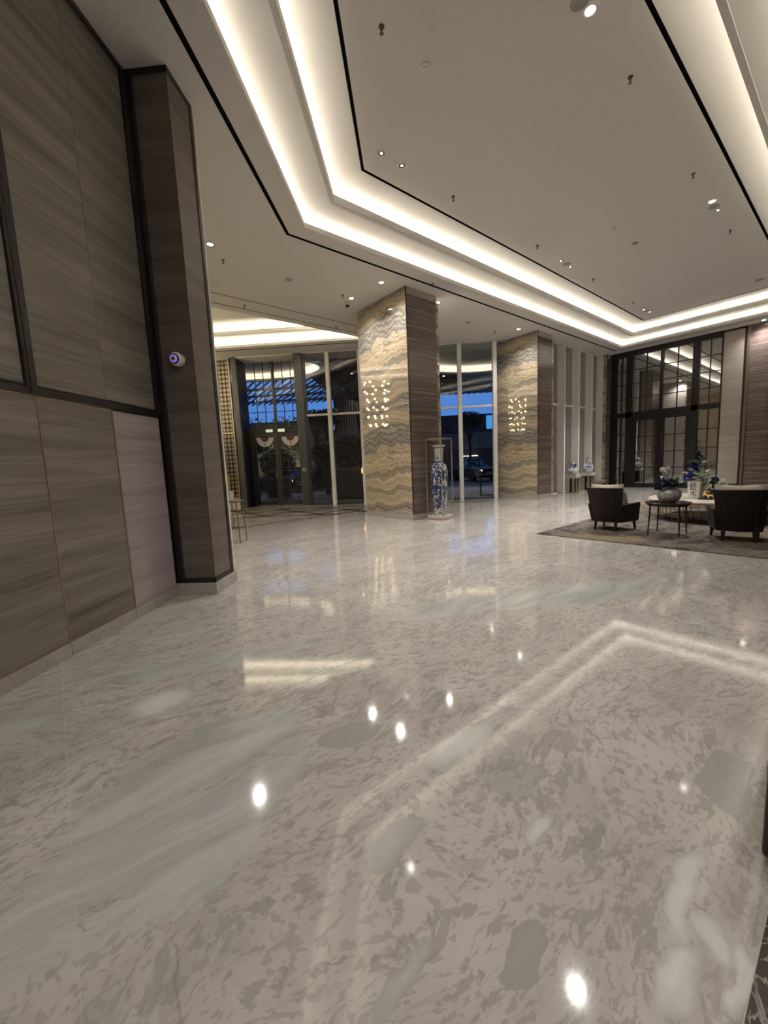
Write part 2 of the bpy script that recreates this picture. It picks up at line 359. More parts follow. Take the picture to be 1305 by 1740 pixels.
# ------------------------------------------------------------------ mesh helpers
class MB:
    def __init__(s): s.v = []; s.f = []
    def quad(s, *pts):
        i = len(s.v); s.v += [tuple(p) for p in pts]; s.f.append(tuple(range(i, i + len(pts)))); return s
    def box(s, a, b):
        x0, y0, z0 = (min(p, q) for p, q in zip(a, b)); x1, y1, z1 = (max(p, q) for p, q in zip(a, b)); i = len(s.v)
        s.v += [(x0, y0, z0), (x1, y0, z0), (x1, y1, z0), (x0, y1, z0), (x0, y0, z1), (x1, y0, z1), (x1, y1, z1), (x0, y1, z1)]
        s.f += [tuple(i + k for k in q) for q in ((0, 3, 2, 1), (4, 5, 6, 7), (0, 1, 5, 4), (1, 2, 6, 5), (2, 3, 7, 6), (3, 0, 4, 7))]; return s
    def hexa(s, bottom, top):
        i = len(s.v); s.v += [tuple(p) for p in bottom] + [tuple(p) for p in top]; n = len(bottom)
        s.f += [tuple(i + k for k in reversed(range(n))), tuple(i + n + k for k in range(n))]
        s.f += [(i + k, i + (k + 1) % n, i + n + (k + 1) % n, i + n + k) for k in range(n)]; return s
    def prism(s, poly, z0, z1):
        return s.hexa([(x, y, z0) for x, y in poly], [(x, y, z1) for x, y in poly])
    def lathe(s, prof, n=20, c=(0, 0, 0), cap=True):
        i = len(s.v); m_ = len(prof)
        for r, z in prof:
            for k in range(n):
                a = 2 * math.pi * k / n; s.v.append((c[0] + r * math.cos(a), c[1] + r * math.sin(a), c[2] + z))
        for j in range(m_ - 1):
            for k in range(n):
                s.f.append((i + j * n + k, i + j * n + (k + 1) % n, i + (j + 1) * n + (k + 1) % n, i + (j + 1) * n + k))
        if cap:
            s.f.append(tuple(i + k for k in reversed(range(n)))); s.f.append(tuple(i + (m_ - 1) * n + k for k in range(n)))
        return s
    def tube(s, path, r, n=8):
        path = [Vector(p) for p in path]; rr = r if isinstance(r, (list, tuple)) else [r] * len(path); i = len(s.v)
        for j, p in enumerate(path):
            t = (path[min(j + 1, len(path) - 1)] - path[max(j - 1, 0)]).normalized()
            u = t.cross(Vector((0, 0, 1)) if abs(t.z) < .9 else Vector((1, 0, 0))).normalized(); w = t.cross(u)
            for k in range(n):
                a = 2 * math.pi * k / n; s.v.append(tuple(p + (u * math.cos(a) + w * math.sin(a)) * rr[j]))
        for j in range(len(path) - 1):
            for k in range(n):
                s.f.append((i + j * n + k, i + j * n + (k + 1) % n, i + (j + 1) * n + (k + 1) % n, i + (j + 1) * n + k))
        s.f.append(tuple(i + k for k in reversed(range(n)))); s.f.append(tuple(i + (len(path) - 1) * n + k for k in range(n))); return s
    def ball(s, c, r, n=10, m_=6, sq=(1, 1, 1)):
        i = len(s.v)
        for j in range(m_ + 1):
            th = math.pi * j / m_
            for k in range(n):
                a = 2 * math.pi * k / n
                s.v.append((c[0] + r * sq[0] * math.sin(th) * math.cos(a), c[1] + r * sq[1] * math.sin(th) * math.sin(a), c[2] + r * sq[2] * math.cos(th)))
        for j in range(m_):
            for k in range(n):
                s.f.append((i + j * n + k, i + (j + 1) * n + k, i + (j + 1) * n + (k + 1) % n, i + j * n + (k + 1) % n))
        return s
    def build(s, name, mat, parent=None, loc=(0, 0, 0), rz=0.0, smooth=False, bevel=0.0, kind=None, rot=None):
        me = bpy.data.meshes.new(name); me.from_pydata(s.v, [], s.f); me.validate(); me.update()
        me.materials.append(M[mat] if isinstance(mat, str) else mat)
        if smooth:
            for p in me.polygons: p.use_smooth = True
        o = bpy.data.objects.new(name, me); COL.objects.link(o)
        o.parent = parent; o.location = loc; o.rotation_euler = rot if rot else (0, 0, rz)
        if bevel:
            md = o.modifiers.new('edge', 'BEVEL'); md.width = bevel; md.segments = 2; md.limit_method = 'ANGLE'
        if kind: o['kind'] = kind
        return o
def share(o, parent=None, loc=(0, 0, 0), rz=0.0, name=None):
    c = o.copy(); COL.objects.link(c); c.parent = parent; c.location = loc; c.rotation_euler = (0, 0, rz)
    if name: c.name = name
    return c
def tag(o, label=None, cat=None, group=None, kind=None):
    if label: o['label'] = label
    if cat: o['category'] = cat
    if group: o['group'] = group
    if kind: o['kind'] = kind
    return o
def thing(name, label, cat, loc=(0, 0, 0), rz=0.0, group=None):
    o = bpy.data.objects.new(name, None); COL.objects.link(o); o.empty_display_size = .1
    o.location = loc; o.rotation_euler = (0, 0, rz); return tag(o, label, cat, group)
def struct(name, label=None, loc=(0, 0, 0), rz=0.0, cat=None):
    o = bpy.data.objects.new(name, None); COL.objects.link(o); o.location = loc; o.rotation_euler = (0, 0, rz)
    return tag(o, label, cat, kind='structure')
def copy_tree(o, loc, rz, label=None):
    r = o.copy(); COL.objects.link(r); r.location = loc; r.rotation_euler = (0, 0, rz)
    if label: r['label'] = label
    for ch in list(o.children):
        c = ch.copy(); COL.objects.link(c); c.parent = r
        for g in list(ch.children):
            d = g.copy(); COL.objects.link(d); d.parent = c
    return r
def spot(loc, energy, angle=70, blend=.8, col=(1.0, .95, .895), size=.05, name='downlight_lamp', parent=None, target=None):
    l = bpy.data.lights.new(name, 'SPOT'); l.energy = energy * SPOT_POWER; l.spot_size = math.radians(angle); l.spot_blend = blend
    l.color = col; l.shadow_soft_size = size
    o = bpy.data.objects.new(name, l); COL.objects.link(o); o.parent = parent; o.location = loc
    if target is not None: o.rotation_euler = (Vector(target) - Vector(loc)).to_track_quat('-Z', 'Y').to_euler()
    return o
def clip(poly, fn):
    """keep the part of a convex polygon where fn(p) <= 0 (fn linear)"""
    out = []
    for i, a in enumerate(poly):
        b = poly[(i + 1) % len(poly)]; fa, fb = fn(a), fn(b)
        if fa <= 0: out.append(a)
        if (fa < 0 < fb) or (fb < 0 < fa):
            t = fa / (fa - fb); out.append((a[0] + (b[0] - a[0]) * t, a[1] + (b[1] - a[1]) * t))
    return out
Z0, Z1, Z2 = 5.83, 6.08, 6.36
FD = 15.6                                    # depth of the entrance front along D
XR = 19.75                                   # plane of the right wall
WS = -2.93                                   # plane of the left wall along S
ORD = ['first', 'second', 'third', 'fourth', 'fifth', 'sixth', 'seventh', 'eighth', 'ninth', 'tenth', 'eleventh', 'twelfth']

# ================================================================== FLOOR
def rect(x0, y0, x1, y1): return [(x0, y0), (x1, y0), (x1, y1), (x0, y1)]
fd = lambda p: p[0] * D.x + p[1] * D.y - (FD + .9)
fs = lambda p: -(p[0] * S.x + p[1] * S.y) - 13.0
fl = MB(); fl.prism(clip(clip(rect(-9, -3.6, 20.2, 25), fd), lambda p: p[1] - 25), -.06, -.0012); fl.prism(rect(12.0, -3.6, 20.2, 8.3), -.06, -.0013)
floor = fl.build('floor', 'grout', kind='structure'); tag(floor, 'polished grey and beige marble floor with inlaid bands')
BORDER_Y = .12
for ix in range(-4, 8):
    for iy in range(-3, 16):
        x0, y0 = -.1 + 2.8 * ix, .83 + 1.63 * iy; g = .0011
        r = rect(max(x0 + g, -9), y0 + g, min(x0 + 2.8 - g, 20.1), y0 + 1.63 - g)
        if r[0][0] > r[1][0]: continue
        pieces = []
        a = clip(clip(r, lambda p: p[1] - 8.25), lambda p: BORDER_Y + .6 * (p[0] > 1e9) - p[1])
        if len(a) > 2: pieces.append(a)
        bq = clip(clip(clip(r, lambda p: 8.25 - p[1]), fd), fs)
        if len(bq) > 2: pieces.append(bq)
        for q in pieces:
            if abs(sum(q[k][0] * q[(k + 1) % len(q)][1] - q[(k + 1) % len(q)][0] * q[k][1] for k in range(len(q)))) < .02: continue
            MB().prism(q, -.012, 0).build('floor_slab', 'floor', floor)
for k in range(12):
    MB().prism(rect(-9 + 2.43 * k + .002, -.75, -9 + 2.43 * (k + 1) - .002, BORDER_Y - .003), -.012, 0).build('border_slab', 'darkmarble', floor)
    MB().prism(rect(-9 + 2.43 * k + .002, -3.6, -9 + 2.43 * (k + 1) - .002, -.753), -.012, 0).build('floor_slab', 'floor', floor)
# brown stone bands let into the vestibule floor
def band(p, q, w, mat='inlay'):
    p, q = Vector(p), Vector(q); t = (q - p).normalized(); nn = Vector((-t.y, t.x)) * w / 2
    MB().prism([tuple(p + nn)[:2], tuple(p - nn)[:2], tuple(q - nn)[:2], tuple(q + nn)[:2]], -.002, .0012).build('inlay_band', mat, floor)
band((.5, 10.45), (8.0, 10.72), .22)
def bsd(s0, d0, s1, d1, w=.14): 
    a, b_ = sd(s0, d0), sd(s1, d1); band((a.x, a.y), (b_.x, b_.y), w)
bsd(-9, 14.7, 2.8, 14.7, .22); bsd(-9, 12.4, -2.2, 12.4, .22); bsd(-9, 13.55, -.4, 13.55, .18)
for k in range(5):
    s_ = -8.6 + 1.75 * k
    if k < 4: bsd(s_, 12.4, s_ + 2.3, 14.7, .24)
    if k < 4: bsd(s_ + 2.3, 12.4, s_, 14.7, .24)

# ================================================================== CEILING
ceiling = struct('ceiling', 'grey painted ceiling with a stepped light coffer and black slots')
def offset_poly(lines, off):
    """lines: list of (n, c) half-planes n.p <= c in order round the polygon; moved inwards by off"""
    pts = []
    for i in range(len(lines)):
        (n1, c1), (n2, c2) = lines[i - 1], lines[i]; c1 -= off; c2 -= off
        det = n1[0] * n2[1] - n1[1] * n2[0]
        pts.append(((c1 * n2[1] - c2 * n1[1]) / det, (n1[0] * c2 - n2[0] * c1) / det))
    return pts
MAIN = [((0, 1), 7.22), ((-S.x, -S.y), 2.15), ((0, -1), -.30), ((1, 0), 19.1)]
VEST = [((D.x, D.y), 14.75), ((-S.x, -S.y), 11.2), ((0, -1), -11.02)]
def ring(lines, profile, name, mat, parent=ceiling, smooth=False):
    mb = MB(); rings = [[(x, y, z) for x, y in offset_poly(lines, o)] for o, z in profile]; n = len(lines)
    for a, b in zip(rings, rings[1:]):
        for k in range(n): mb.quad(a[k], a[(k + 1) % n], b[(k + 1) % n], b[k])
    return mb.build(name, mat, parent)
def filled(outer, holes, z, name, mat):
    loops = [[Vector((x, y, z)) for x, y in lp] for lp in [outer] + holes]
    flat = [tuple(p) for lp in loops for p in lp]
    tri = tessellate_polygon(loops)
    mb = MB(); mb.v = flat; mb.f = [tuple(t) for t in tri]; return mb.build(name, mat, ceiling)
foot = [(-8.2, -3.6), (XR + .1, -3.6), (XR + .1, 8.35), (14.0, 8.35)]
foot += [tuple(sd(3.35, FD + .12))[:2], tuple(sd(-13, FD + .12))[:2], tuple(sd(-13, 5.18))[:2], tuple(sd(WS - .02, 5.18))[:2]]
def strip_hole(): return [(.0, 10.42), (8.15, 10.50), (8.15, 10.53), (.0, 10.45)]
filled(foot, [offset_poly(MAIN, 0), offset_poly(VEST, 0), strip_hole()], Z0, 'soffit', 'ceiling')
MB().prism(strip_hole(), Z0 - .0005, Z0 + .05).build('shadow_slot', 'slot', ceiling)
def coffer(lines, lip1, lip2, inner, z0, z1, z2, led='led', slot=True):
    ring(lines, [(0, z0), (0, z0 + .04), (.065, z0 + .04), (.065, z0)], 'shadow_slot', 'slot')
    ring(lines, [(.065, z0), (lip1, z0)], 'coffer_border', 'ceiling')
    ring(lines, [(lip1, z0), (lip1, z0 + .09), (lip1 - .025, z0 + .09), (lip1 - .025, z0 + .012)], 'cove_lip', 'ceiling')
    ring(lines, [(lip1 - .025, z0 + .012), (lip1 - .33, z0 + .012), (lip1 - .33, z1)], 'light_trough', 'covewhite')
    ring(lines, [(lip1 - .33, z1), (lip2 - .07, z1)], 'coffer_step', 'covewhite')
    ring(lines, [(lip2 - .07, z1), (lip2 - .07, z1 - .03), (lip2, z1 - .03), (lip2, z1 + .10), (lip2 - .025, z1 + .10), (lip2 - .025, z1 + .012)], 'cove_lip', 'ceiling')
    ring(lines, [(lip2 - .025, z1 + .012), (lip2 - .33, z1 + .012), (lip2 - .33, z2)], 'light_trough', 'covewhite')
    ring(lines, [(lip2 - .33, z2), (inner, z2)], 'coffer_step', 'covewhite')
    for lp, z in ((lip1, z0), (lip2, z1)):
        ring(lines, [(lp - .25, z + .03), (lp - .29, z + .03)], 'led_strip', led)
    if slot:
        ring(lines, [(inner, z2), (inner, z2 + .04), (inner + .05, z2 + .04), (inner + .05, z2)], 'shadow_slot', 'slot')
        inner += .05
    filled(offset_poly(lines, inner), [], z2, 'coffer_field', 'ceiling' if slot else 'covewhite')
coffer(MAIN, .40, 1.0, 1.52, Z0, Z1, Z2)
coffer(VEST, .36, .95, 1.20, Z0, Z1 + .02, Z2, slot=False, led='vestled')

# ================================================================== LEFT WALL
wl = struct('wall_left', 'dark taupe wood panelled wall with black trims', rz=PHI)
MB().box((WS - .25, -8, 0), (WS - .022, 5.16, Z0)).build('wall_core', 'trim', wl)
j = 4.655
lows = [4.655, 3.87, 3.06] + [3.06 - .81 * k for k in range(1, 14)]
for k in range(len(lows) - 1):
    a, b = lows[k + 1], lows[k]
    w = MB().box((WS - .022, a + .006, .125 if k else .0), (WS + (.006 if k == 0 else 0), b - (.05 if k == 0 else .006), 2.155))
    if k == 0:
        w = MB().box((WS - .022, a + .012, .118), (WS + .004, b - .045, 2.15))
        o = w.build('concealed_door', 'mauve', wl, bevel=.002); o['label'] = 'mauve cloth faced concealed door leaf'
    else:
        w.build('wall_panel', 'panel', wl, bevel=.002)
        MB().box((WS - .012, b - .006, .12), (WS + .003, b + .004, 2.16)).build('brass_joint', 'brass', wl)
MB().box((WS - .01, -8, .118), (WS + .004, 3.86, .127)).build('brass_strip', 'brass', wl)
MB().box((WS - .01, -8, 2.150), (WS + .003, 3.87, 2.160)).build('brass_strip', 'brass', wl)
# upper bays: black frames round pairs of panels
MB().box((WS - .02, -8, 2.16), (WS + .018, 4.655, 2.215)).build('rail', 'trim', wl, bevel=.006)
MB().box((WS - .02, -8, 5.77), (WS + .018, 4.655, Z0)).build('rail', 'trim', wl, bevel=.006)
stiles = [(4.58, 4.655)] + [(2.985 - 1.62 * k, 3.075 - 1.62 * k) for k in range(6)]
for k, (a, b) in enumerate(stiles):
    MB().box((WS - .02, a, 2.16), (WS + .022, b, 5.80)).build('stile', 'trim', wl, bevel=.006)
    MB().box((WS - .02, a + .028, 2.18), (WS + .028, b - .028, 5.79)).build('stile_bead', 'trim', wl, bevel=.004)
MB().box((WS - .02, -8, 2.225), (WS + .010, 4.58, 2.243)).build('rail_bead', 'trim', wl, bevel=.004)
for k in range(6):
    b = 4.58 if k == 0 else stiles[k][0]; a = stiles[k + 1][1]; mid = a + .755
    for p, q in ((a + .004, mid - .002), (mid + .002, b - .004)):
        MB().box((WS - .022, p, 2.215), (WS - .002, q, 5.775)).build('wall_panel', 'panel', wl, bevel=.0015)
bs = struct('baseboard_left', 'low stone skirting below the panelled wall', rz=PHI)
for k in range(len(lows) - 1):
    MB().box((WS - .02, lows[k + 1] + .002, 0), (WS + .010, lows[k] - (.004 if k else .02), .116)).build('skirting_stone', 'skirting', bs, bevel=.002)
# pilaster at the end of the wall
PS, PD0, PD1 = -2.45, 4.66, 5.17
pl = struct('wall_pilaster', 'square dark wood pilaster with black edge trims and stone base', rz=PHI)
MB().box((WS - .02, PD0 + .012, .15), (PS - .012, PD1 - .02, Z0)).build('core', 'trim', pl)
MB().box((WS + .075, PD0, .205), (PS - .004, PD0 + .012, 5.77)).build('front_panel', 'pilaster', pl, bevel=.002)
MB().box((PS - .012, PD0 + .004, .205), (PS, PD1 - .075, 5.77)).build('side_panel', 'pilaster', pl, bevel=.002)
MB().box((PS - .008, PD0 - .003, .205), (PS + .003, PD0 + .004, 5.77)).build('bronze_corner_bead', 'bronze', pl)
MB().box((WS, PD0 - .012, .145), (WS + .075, PD0 + .012, Z0)).build('edge_trim', 'trim', pl, bevel=.006)
MB().box((WS + .085, PD0 - .006, .205), (WS + .095, PD0 + .004, 5.77)).build('trim_bead', 'trim', pl)
MB().box((PS - .02, PD1 - .075, .145), (PS + .010, PD1 - .012, Z0)).build('edge_trim', 'trim', pl, bevel=.006)
for z0_, z1_ in ((.145, .205), (5.77, Z0)):
    MB().box((WS, PD0 - .012, z0_), (PS + .010, PD0 + .01, z1_)).build('cross_trim', 'trim', pl, bevel=.006)
    MB().box((PS - .02, PD0 - .012, z0_), (PS + .010, PD1 - .012, z1_)).build('cross_trim', 'trim', pl, bevel=.006)
for k, za in enumerate([.15, 1.1, 2.3, 3.4, 4.6]):
    zb = [1.1, 2.3, 3.4, 4.6, 5.75][k]
    MB().box((PS - .3, PD1 - .012, za + .002), (PS + .016, PD1 + .03, zb - .002)).build('edge_stone', 'edgestone', pl, bevel=.012)
MB().box((WS - .02, PD0 - .022, 0), (PS + .022, PD1 + .045, .145)).build('stone_base', 'skirting', pl, bevel=.003)
# hidden side hall to the left of the entrance
sw = struct('wall_side_hall', 'plain end wall of the side hall', rz=PHI)
MB().box((-13, 5.0, 0), (WS - .25, 5.17, Z0)).build('wall_surface', 'travertine', sw)
MB().box((-13.1, 5.17, 0), (-13, FD + .2, Z0)).build('wall_surface', 'travertine', sw)
MB().box((-13, FD + .09, 0), (-7.40, FD + .29, Z0)).build('wall_surface', 'travertine', sw)
# walls behind the viewer
wb = struct('wall_behind', 'long brown striped stone wall behind the viewer')
for k in range(12): MB().box((-8.2 + 2.34 * k + .004, -3.62, 0), (-8.2 + 2.34 * (k + 1) - .004, -3.5, Z0)).build('wall_panel', 'stripe', wb)

# ================================================================== COLUMNS
ony_mesh = {}
def column(label, x0, y0, x1, y1, edge=.10):
    t = thing('clad_column', label, 'column', (x0, y0, 0), 0, 'clad columns')
    w, l = x1 - x0, y1 - y0; zb, zt = .15, Z0 - .0
    MB().box((.03, .03, 0), (w - .01, l - .01, Z0 - .01)).build('core', 'trim', t)
    MB().box((-.012, -.012, 0), (w + edge + .01, l + .01, zb - .004)).build('stone_base', 'skirting', t, bevel=.003)
    h = (zt - zb) / 2
    for k in range(2):
        key = round(l, 2)
        if key not in ony_mesh or k == 0:
            o = MB().box((0, 0, 0), (.028, l, h - .003)).build('onyx_slab', 'onyx', t, (0, 0, zb + k * h))
            ony_mesh[key] = o
        else: share(ony_mesh[key], t, (0, 0, zb + k * h), 0, 'onyx_slab')
    for k in range(3):
        hh = (5.66 - zb) / 3
        MB().box((.012, .0, zb + k * hh + .001), (w - .004, .028, zb + (k + 1) * hh - .001)).build('striped_slab', 'stripe', t)
        MB().box((w - .002, -.006, zb + k * hh + .001), (w + edge, .06, zb + (k + 1) * hh - .001)).build('onyx_edge', 'onyx', t)
    MB().box((.0, .004, 5.66), (w - .01, .026, Z0)).build('head_band', 'travertine', t)
    MB().box((-.004, -.004, zb), (.012, .012, Z0 - .002)).build('corner_bead', 'trim', t)
    MB().box((w - .03, .03, zb), (w + edge - .02, l, Z0 - .02)).build('rear_cladding', 'travertine', t)
    MB().box((.0, l, zb), (w, l + .03, Z0 - .02)).build('rear_cladding', 'travertine', t)
    return t
column('large square column of layered beige onyx and brown stone behind the tall vase case', 7.22, 7.56, 8.28, 9.56)
column('onyx and brown stone column beside the white window fins', 13.43, 7.56, 14.40, 9.26)
column('narrow onyx column in the corner next to the black framed doors', 19.36, 7.62, XR - .02, 8.2, .0)

# ================================================================== ENTRANCE FRONT (frame S, D)
we = struct('wall_entrance', 'glazed entrance front with pale mullions', rz=PHI)
MB().box((-8, FD - .02, Z0 - .03), (3.4, FD + 1.0, Z0 + .25)).build('head_beam', 'ceiling', we)
win_n = [0]
def window(s0, s1, zs, label):
    win_n[0] += 1
    w = struct('window_%d' % win_n[0], label, rz=PHI)
    for a, b in zs: MB().box((s0, FD + .045, a), (s1, FD + .055, b)).build('pane', 'glass', w)
    MB().box((s0, FD - .02, 3.47), (s1, FD + .09, 3.54)).build('transom_bar', 'white_frame', w)
    MB().box((s0, FD, .0), (s1, FD + .1, .03)).build('sill', 'door_frame', w)
    return w
muls = [-3.01, -1.78, -.55, .70, 1.955, 3.24]
edges = [-3.90] + muls
for k in range(6):
    window(edges[k] + (.0 if k == 0 else .07), edges[k + 1] - .07, [(.03, 3.47), (3.54, Z0 - .03)], 'tall clear entrance window, %s bay right of the double doors' % ORD[k])
for s_ in muls:
    MB().box((s_ - .07, FD - .10, 0), (s_ + .07, FD + .14, Z0 - .03)).build('mullion', 'white_frame', we, bevel=.006)
# door portal: dark grey frame, recessed doors
RD = FD + .8
MB().box((-6.76, FD - .06, 0), (-6.54, FD + .10, Z0)).build('portal_jamb', 'grey_frame', we, bevel=.006)
MB().box((-6.60, FD + .10, 0), (-6.54, RD + .05, Z0)).build('portal_reveal', 'black_frame', we)
MB().box((-4.30, FD - .06, 0), (-3.98, FD + .10, Z0)).build('portal_jamb', 'grey_frame', we, bevel=.006)
MB().box((-4.30, FD + .10, 0), (-4.24, RD + .05, Z0)).build('portal_reveal', 'black_frame', we)
MB().box((-3.98, FD + .0, 0), (-3.90, FD + .16, Z0 - .03)).build('end_mullion', 'grey_frame', we)
MB().box((-6.54, FD - .03, Z0 - .04), (-4.30, RD + .1, Z0 - .0)).build('portal_soffit', 'covewhite', we)
dr = struct('door_1', 'dark framed double entrance doors below a gridded fanlight', rz=PHI)
A, B = -6.54, -4.30; C_ = (A + B) / 2
MB().box((A, RD - .06, 2.98), (B, RD + .06, 3.17)).build('transom', 'door_frame', dr, bevel=.004)
MB().box((C_ - .05, RD - .05, 3.17), (C_ + .05, RD + .05, Z0)).build('centre_mullion', 'door_frame', dr)
for side in (0, 1):
    a = A + .04 if side == 0 else C_ + .05; b = C_ - .05 if side == 0 else B - .04
    for k in range(3):
        for q in range(4):
            wz = (Z0 - .04 - 3.17) / 4; ws_ = (b - a) / 3
            MB().box((a + k * ws_ + .01, RD - .004, 3.17 + q * wz + .01), (a + (k + 1) * ws_ - .01, RD + .004, 3.17 + (q + 1) * wz - .01)).build('pane', 'glass', dr)
            if q: 
                if k == 0: MB().box((a, RD - .02, 3.17 + q * wz - .012), (b, RD + .02, 3.17 + q * wz + .012)).build('glazing_bar', 'door_frame', dr)
        if k: MB().box((a + k * ws_ - .012, RD - .021, 3.17), (a + k * ws_ + .012, RD + .021, Z0 - .04)).build('glazing_bar', 'door_frame', dr)
    # leaf
    la = A + .16 if side == 0 else C_ + .06; lb = C_ - .06 if side == 0 else B - .06
    lf = bpy.data.objects.new('door_leaf', None); COL.objects.link(lf); lf.parent = dr
    st = .07
    for p, q, r_, t_ in ((la, la + st, .02, 2.97), (lb - st, lb, .02, 2.97), (la + st, lb - st, .02, .16), (la + st, lb - st, 2.84, 2.97)):
        MB().box((p, RD - .03, r_), (q, RD + .03, t_)).build('leaf_frame', 'door_frame', lf)
    MB().box((la + st, RD - .004, .16), (lb - st, RD + .004, 2.84)).build('pane', 'glass', lf)
    for k in (1, 2):
        x_ = la + st + (lb - la - 2 * st) * k / 3
        MB().box((x_ - .01, RD - .016, .16), (x_ + .01, RD + .016, 2.84)).build('glazing_bar', 'door_frame', lf)
    for z_ in (.72, 1.43, 2.15):
        MB().box((la + st, RD - .017, z_ - .012), (lb - st, RD + .017, z_ + .012)).build('glazing_bar', 'grey_frame', lf)
    hx = lb - .035 if side == 0 else la + .035
    MB().tube([(hx, RD - .09, 1.12), (hx, RD - .09, 1.42)], .022, 10).build('handle', 'gold', lf)
    for z_ in (1.16, 1.38): MB().tube([(hx, RD - .09, z_), (hx, RD - .02, z_)], .012, 8).build('handle_post', 'gold', lf)
    cx = (la + lb) / 2
    n_ = 18; semi = [(cx + .36 * math.cos(math.pi + math.pi * k / n_), .36 * math.sin(math.pi + math.pi * k / n_)) for k in range(n_ + 1)]
    dm = MB(); dm.v = [(x_, RD - .034, 2.80 + z_ * 1.05) for x_, z_ in semi]; dm.f = [tuple(range(n_ + 1))]
    dm.build('door_decal', 'whitevinyl', lf)
    dm = MB(); sm = [(cx + .17 * math.cos(math.pi + math.pi * k / n_), .17 * math.sin(math.pi + math.pi * k / n_)) for k in range(n_ + 1)]
    dm.v = [(x_, RD - .037, 2.80 + z_ * 1.0) for x_, z_ in sm]; dm.f = [tuple(range(n_ + 1))]; dm.build('decal_centre', 'maroon', lf)
    MB().box((cx - .008, RD - .045, 2.45), (cx + .008, RD - .030, 2.82)).build('decal_bar', 'door_frame', lf)
MB().box((A, RD - .05, 0), (A + .15, RD + .05, 2.98)).build('side_frame', 'door_frame', dr)
MB().box((C_ - .055, RD - .05, 0), (C_ + .055, RD + .05, 2.98)).build('meeting_post', 'door_frame', dr)
for k, s_ in enumerate((C_ - .26, C_ + .24)):
    ex = thing('exit_sign', 'small lit %s exit sign box above the double entrance doors' % ('left hand', 'right hand')[k], 'sign', sd(s_, RD - .10, 2.99), PHI, 'door signs')
    MB().box((-.15, -.035, 0), (.15, .035, .13)).build('housing', 'cctv_white', ex, bevel=.01)
    MB().box((-.13, -.04, .02), (.13, -.036, .11)).build('face', 'exit', ex)
    MB().box((-.09, -.043, .05), (.09, -.0402, .08)).build('arrow_mark', 'paleleaf', ex)
ro = thing('round_access_sensor', 'small round pale sensor plate on the grey door jamb', 'sensor', sd(-4.14, FD - .085, 1.42), PHI)
MB().lathe([(.07, 0), (.075, .012), (.05, .022)], 20).build('plate', 'champagne', ro, rot=(math.pi / 2, 0, 0))
MB().lathe([(.03, .022), (.02, .03)], 16).build('button', 'maroon', ro, rot=(math.pi / 2, 0, 0))

# lattice screen left of the doors
sc = thing('lattice_screen', 'tall pale metal lattice screen beside the dark door portal', 'screen', sd(-7.34, FD - .06, 0), PHI)
MB().box((0, 0, .0), (.50, .14, .40)).build('stone_foot', 'palestone', sc)
MB().box((0, .09, .40), (.52, .12, Z0 - .06)).build('dark_backing', 'chairleg', sc)
for x_ in (-.02, .48): MB().box((x_, -.01, .38), (x_ + .045, .10, Z0 - .04)).build('upright', 'champagne', sc)
for z_ in (.39, 2.95, Z0 - .10): MB().box((-.02, -.012, z_), (.52, .10, z_ + .06)).build('crossbar', 'champagne', sc)
for lo, hi in ((.46, 2.94), (3.02, Z0 - .11)):
    lt = MB(); cell = .165; nz = int((hi - lo) / cell)
    for r_ in range(nz):
        for c_ in range(3):
            cx, cz = .105 + c_ * .147, lo + (r_ + .5) * (hi - lo) / nz
            for o_ in (-.022, .022):
                lt.box((cx + o_ - .008, .02, cz - .068), (cx + o_ + .008, .06, cz + .068)); lt.box((cx - .062, .025, cz + o_ - .008), (cx + .062, .055, cz + o_ + .008))
    o = lt.build('lattice', 'champagne', sc); o['kind'] = 'stuff'

# ================================================================== FIN GLAZING beyond the second column
wf = struct('wall_fins', 'window wall with deep pale vertical fins')
GY = 8.07
xs = [14.46, 15.85, 17.08, 18.28, 19.40]
for k in range(4):
    win_n[0] += 1
    w = struct('window_%d' % win_n[0], 'tall dark window between pale fins, %s from the onyx column' % ORD[k])
    MB().box((xs[k] + .05, GY - .005, .03), (xs[k + 1] - .05, GY + .005, 3.5)).build('pane', 'doorglass', w)
    MB().box((xs[k] + .05, GY - .005, 3.57), (xs[k + 1] - .05, GY + .005, Z0)).build('pane', 'doorglass', w)
    MB().box((xs[k] + .05, GY - .06, 3.5), (xs[k + 1] - .05, GY + .06, 3.57)).build('transom_bar', 'white_frame', w)
    MB().box((xs[k] + .05, GY - .05, 0), (xs[k + 1] - .05, GY + .05, .03)).build('sill', 'white_frame', w)
for x_ in xs[1:]: MB().box((x_ - .05, 7.78, 0), (x_ + .05, GY + .06, Z0)).build('fin', 'white_frame', wf, bevel=.008)

# ================================================================== RIGHT WALL with black doors
wr = struct('wall_right', 'end wall with black gridded doors, pale panel and brown striped stone')
for k in range(3):
    y1 = 2.98 - 2.2 * k; hh = [(0, 5.45), (5.46, Z0)]
    for a, b in hh: MB().box((XR, max(y1 - 2.196, -3.6), a), (XR + .08, y1, b)).build('striped_slab', 'stripe', wr)
MB().box((XR - .03, 3.12, .18), (XR + .05, 3.71, 5.76)).build('travertine_panel', 'travertine', wr, bevel=.004)
for a, b, c, d in ((3.06, 3.115, 0, Z0), (3.715, 3.76, 0, Z0), (3.06, 3.76, 5.765, Z0), (3.06, 3.76, .0, .175)):
    MB().box((XR - .04, a, c), (XR + .05, b, d)).build('panel_trim', 'trim', wr)
MB().box((XR - .05, 2.975, 0), (XR + .05, 3.06, Z0)).build('bronze_post', 'bronze', wr, bevel=.006)
MB().box((XR - .0, 7.50, 0), (XR + .08, 8.3, Z0)).build('corner_return', 'stripe', wr)
d2 = struct('door_2', 'black metal double doors with side lights and gridded fanlight')
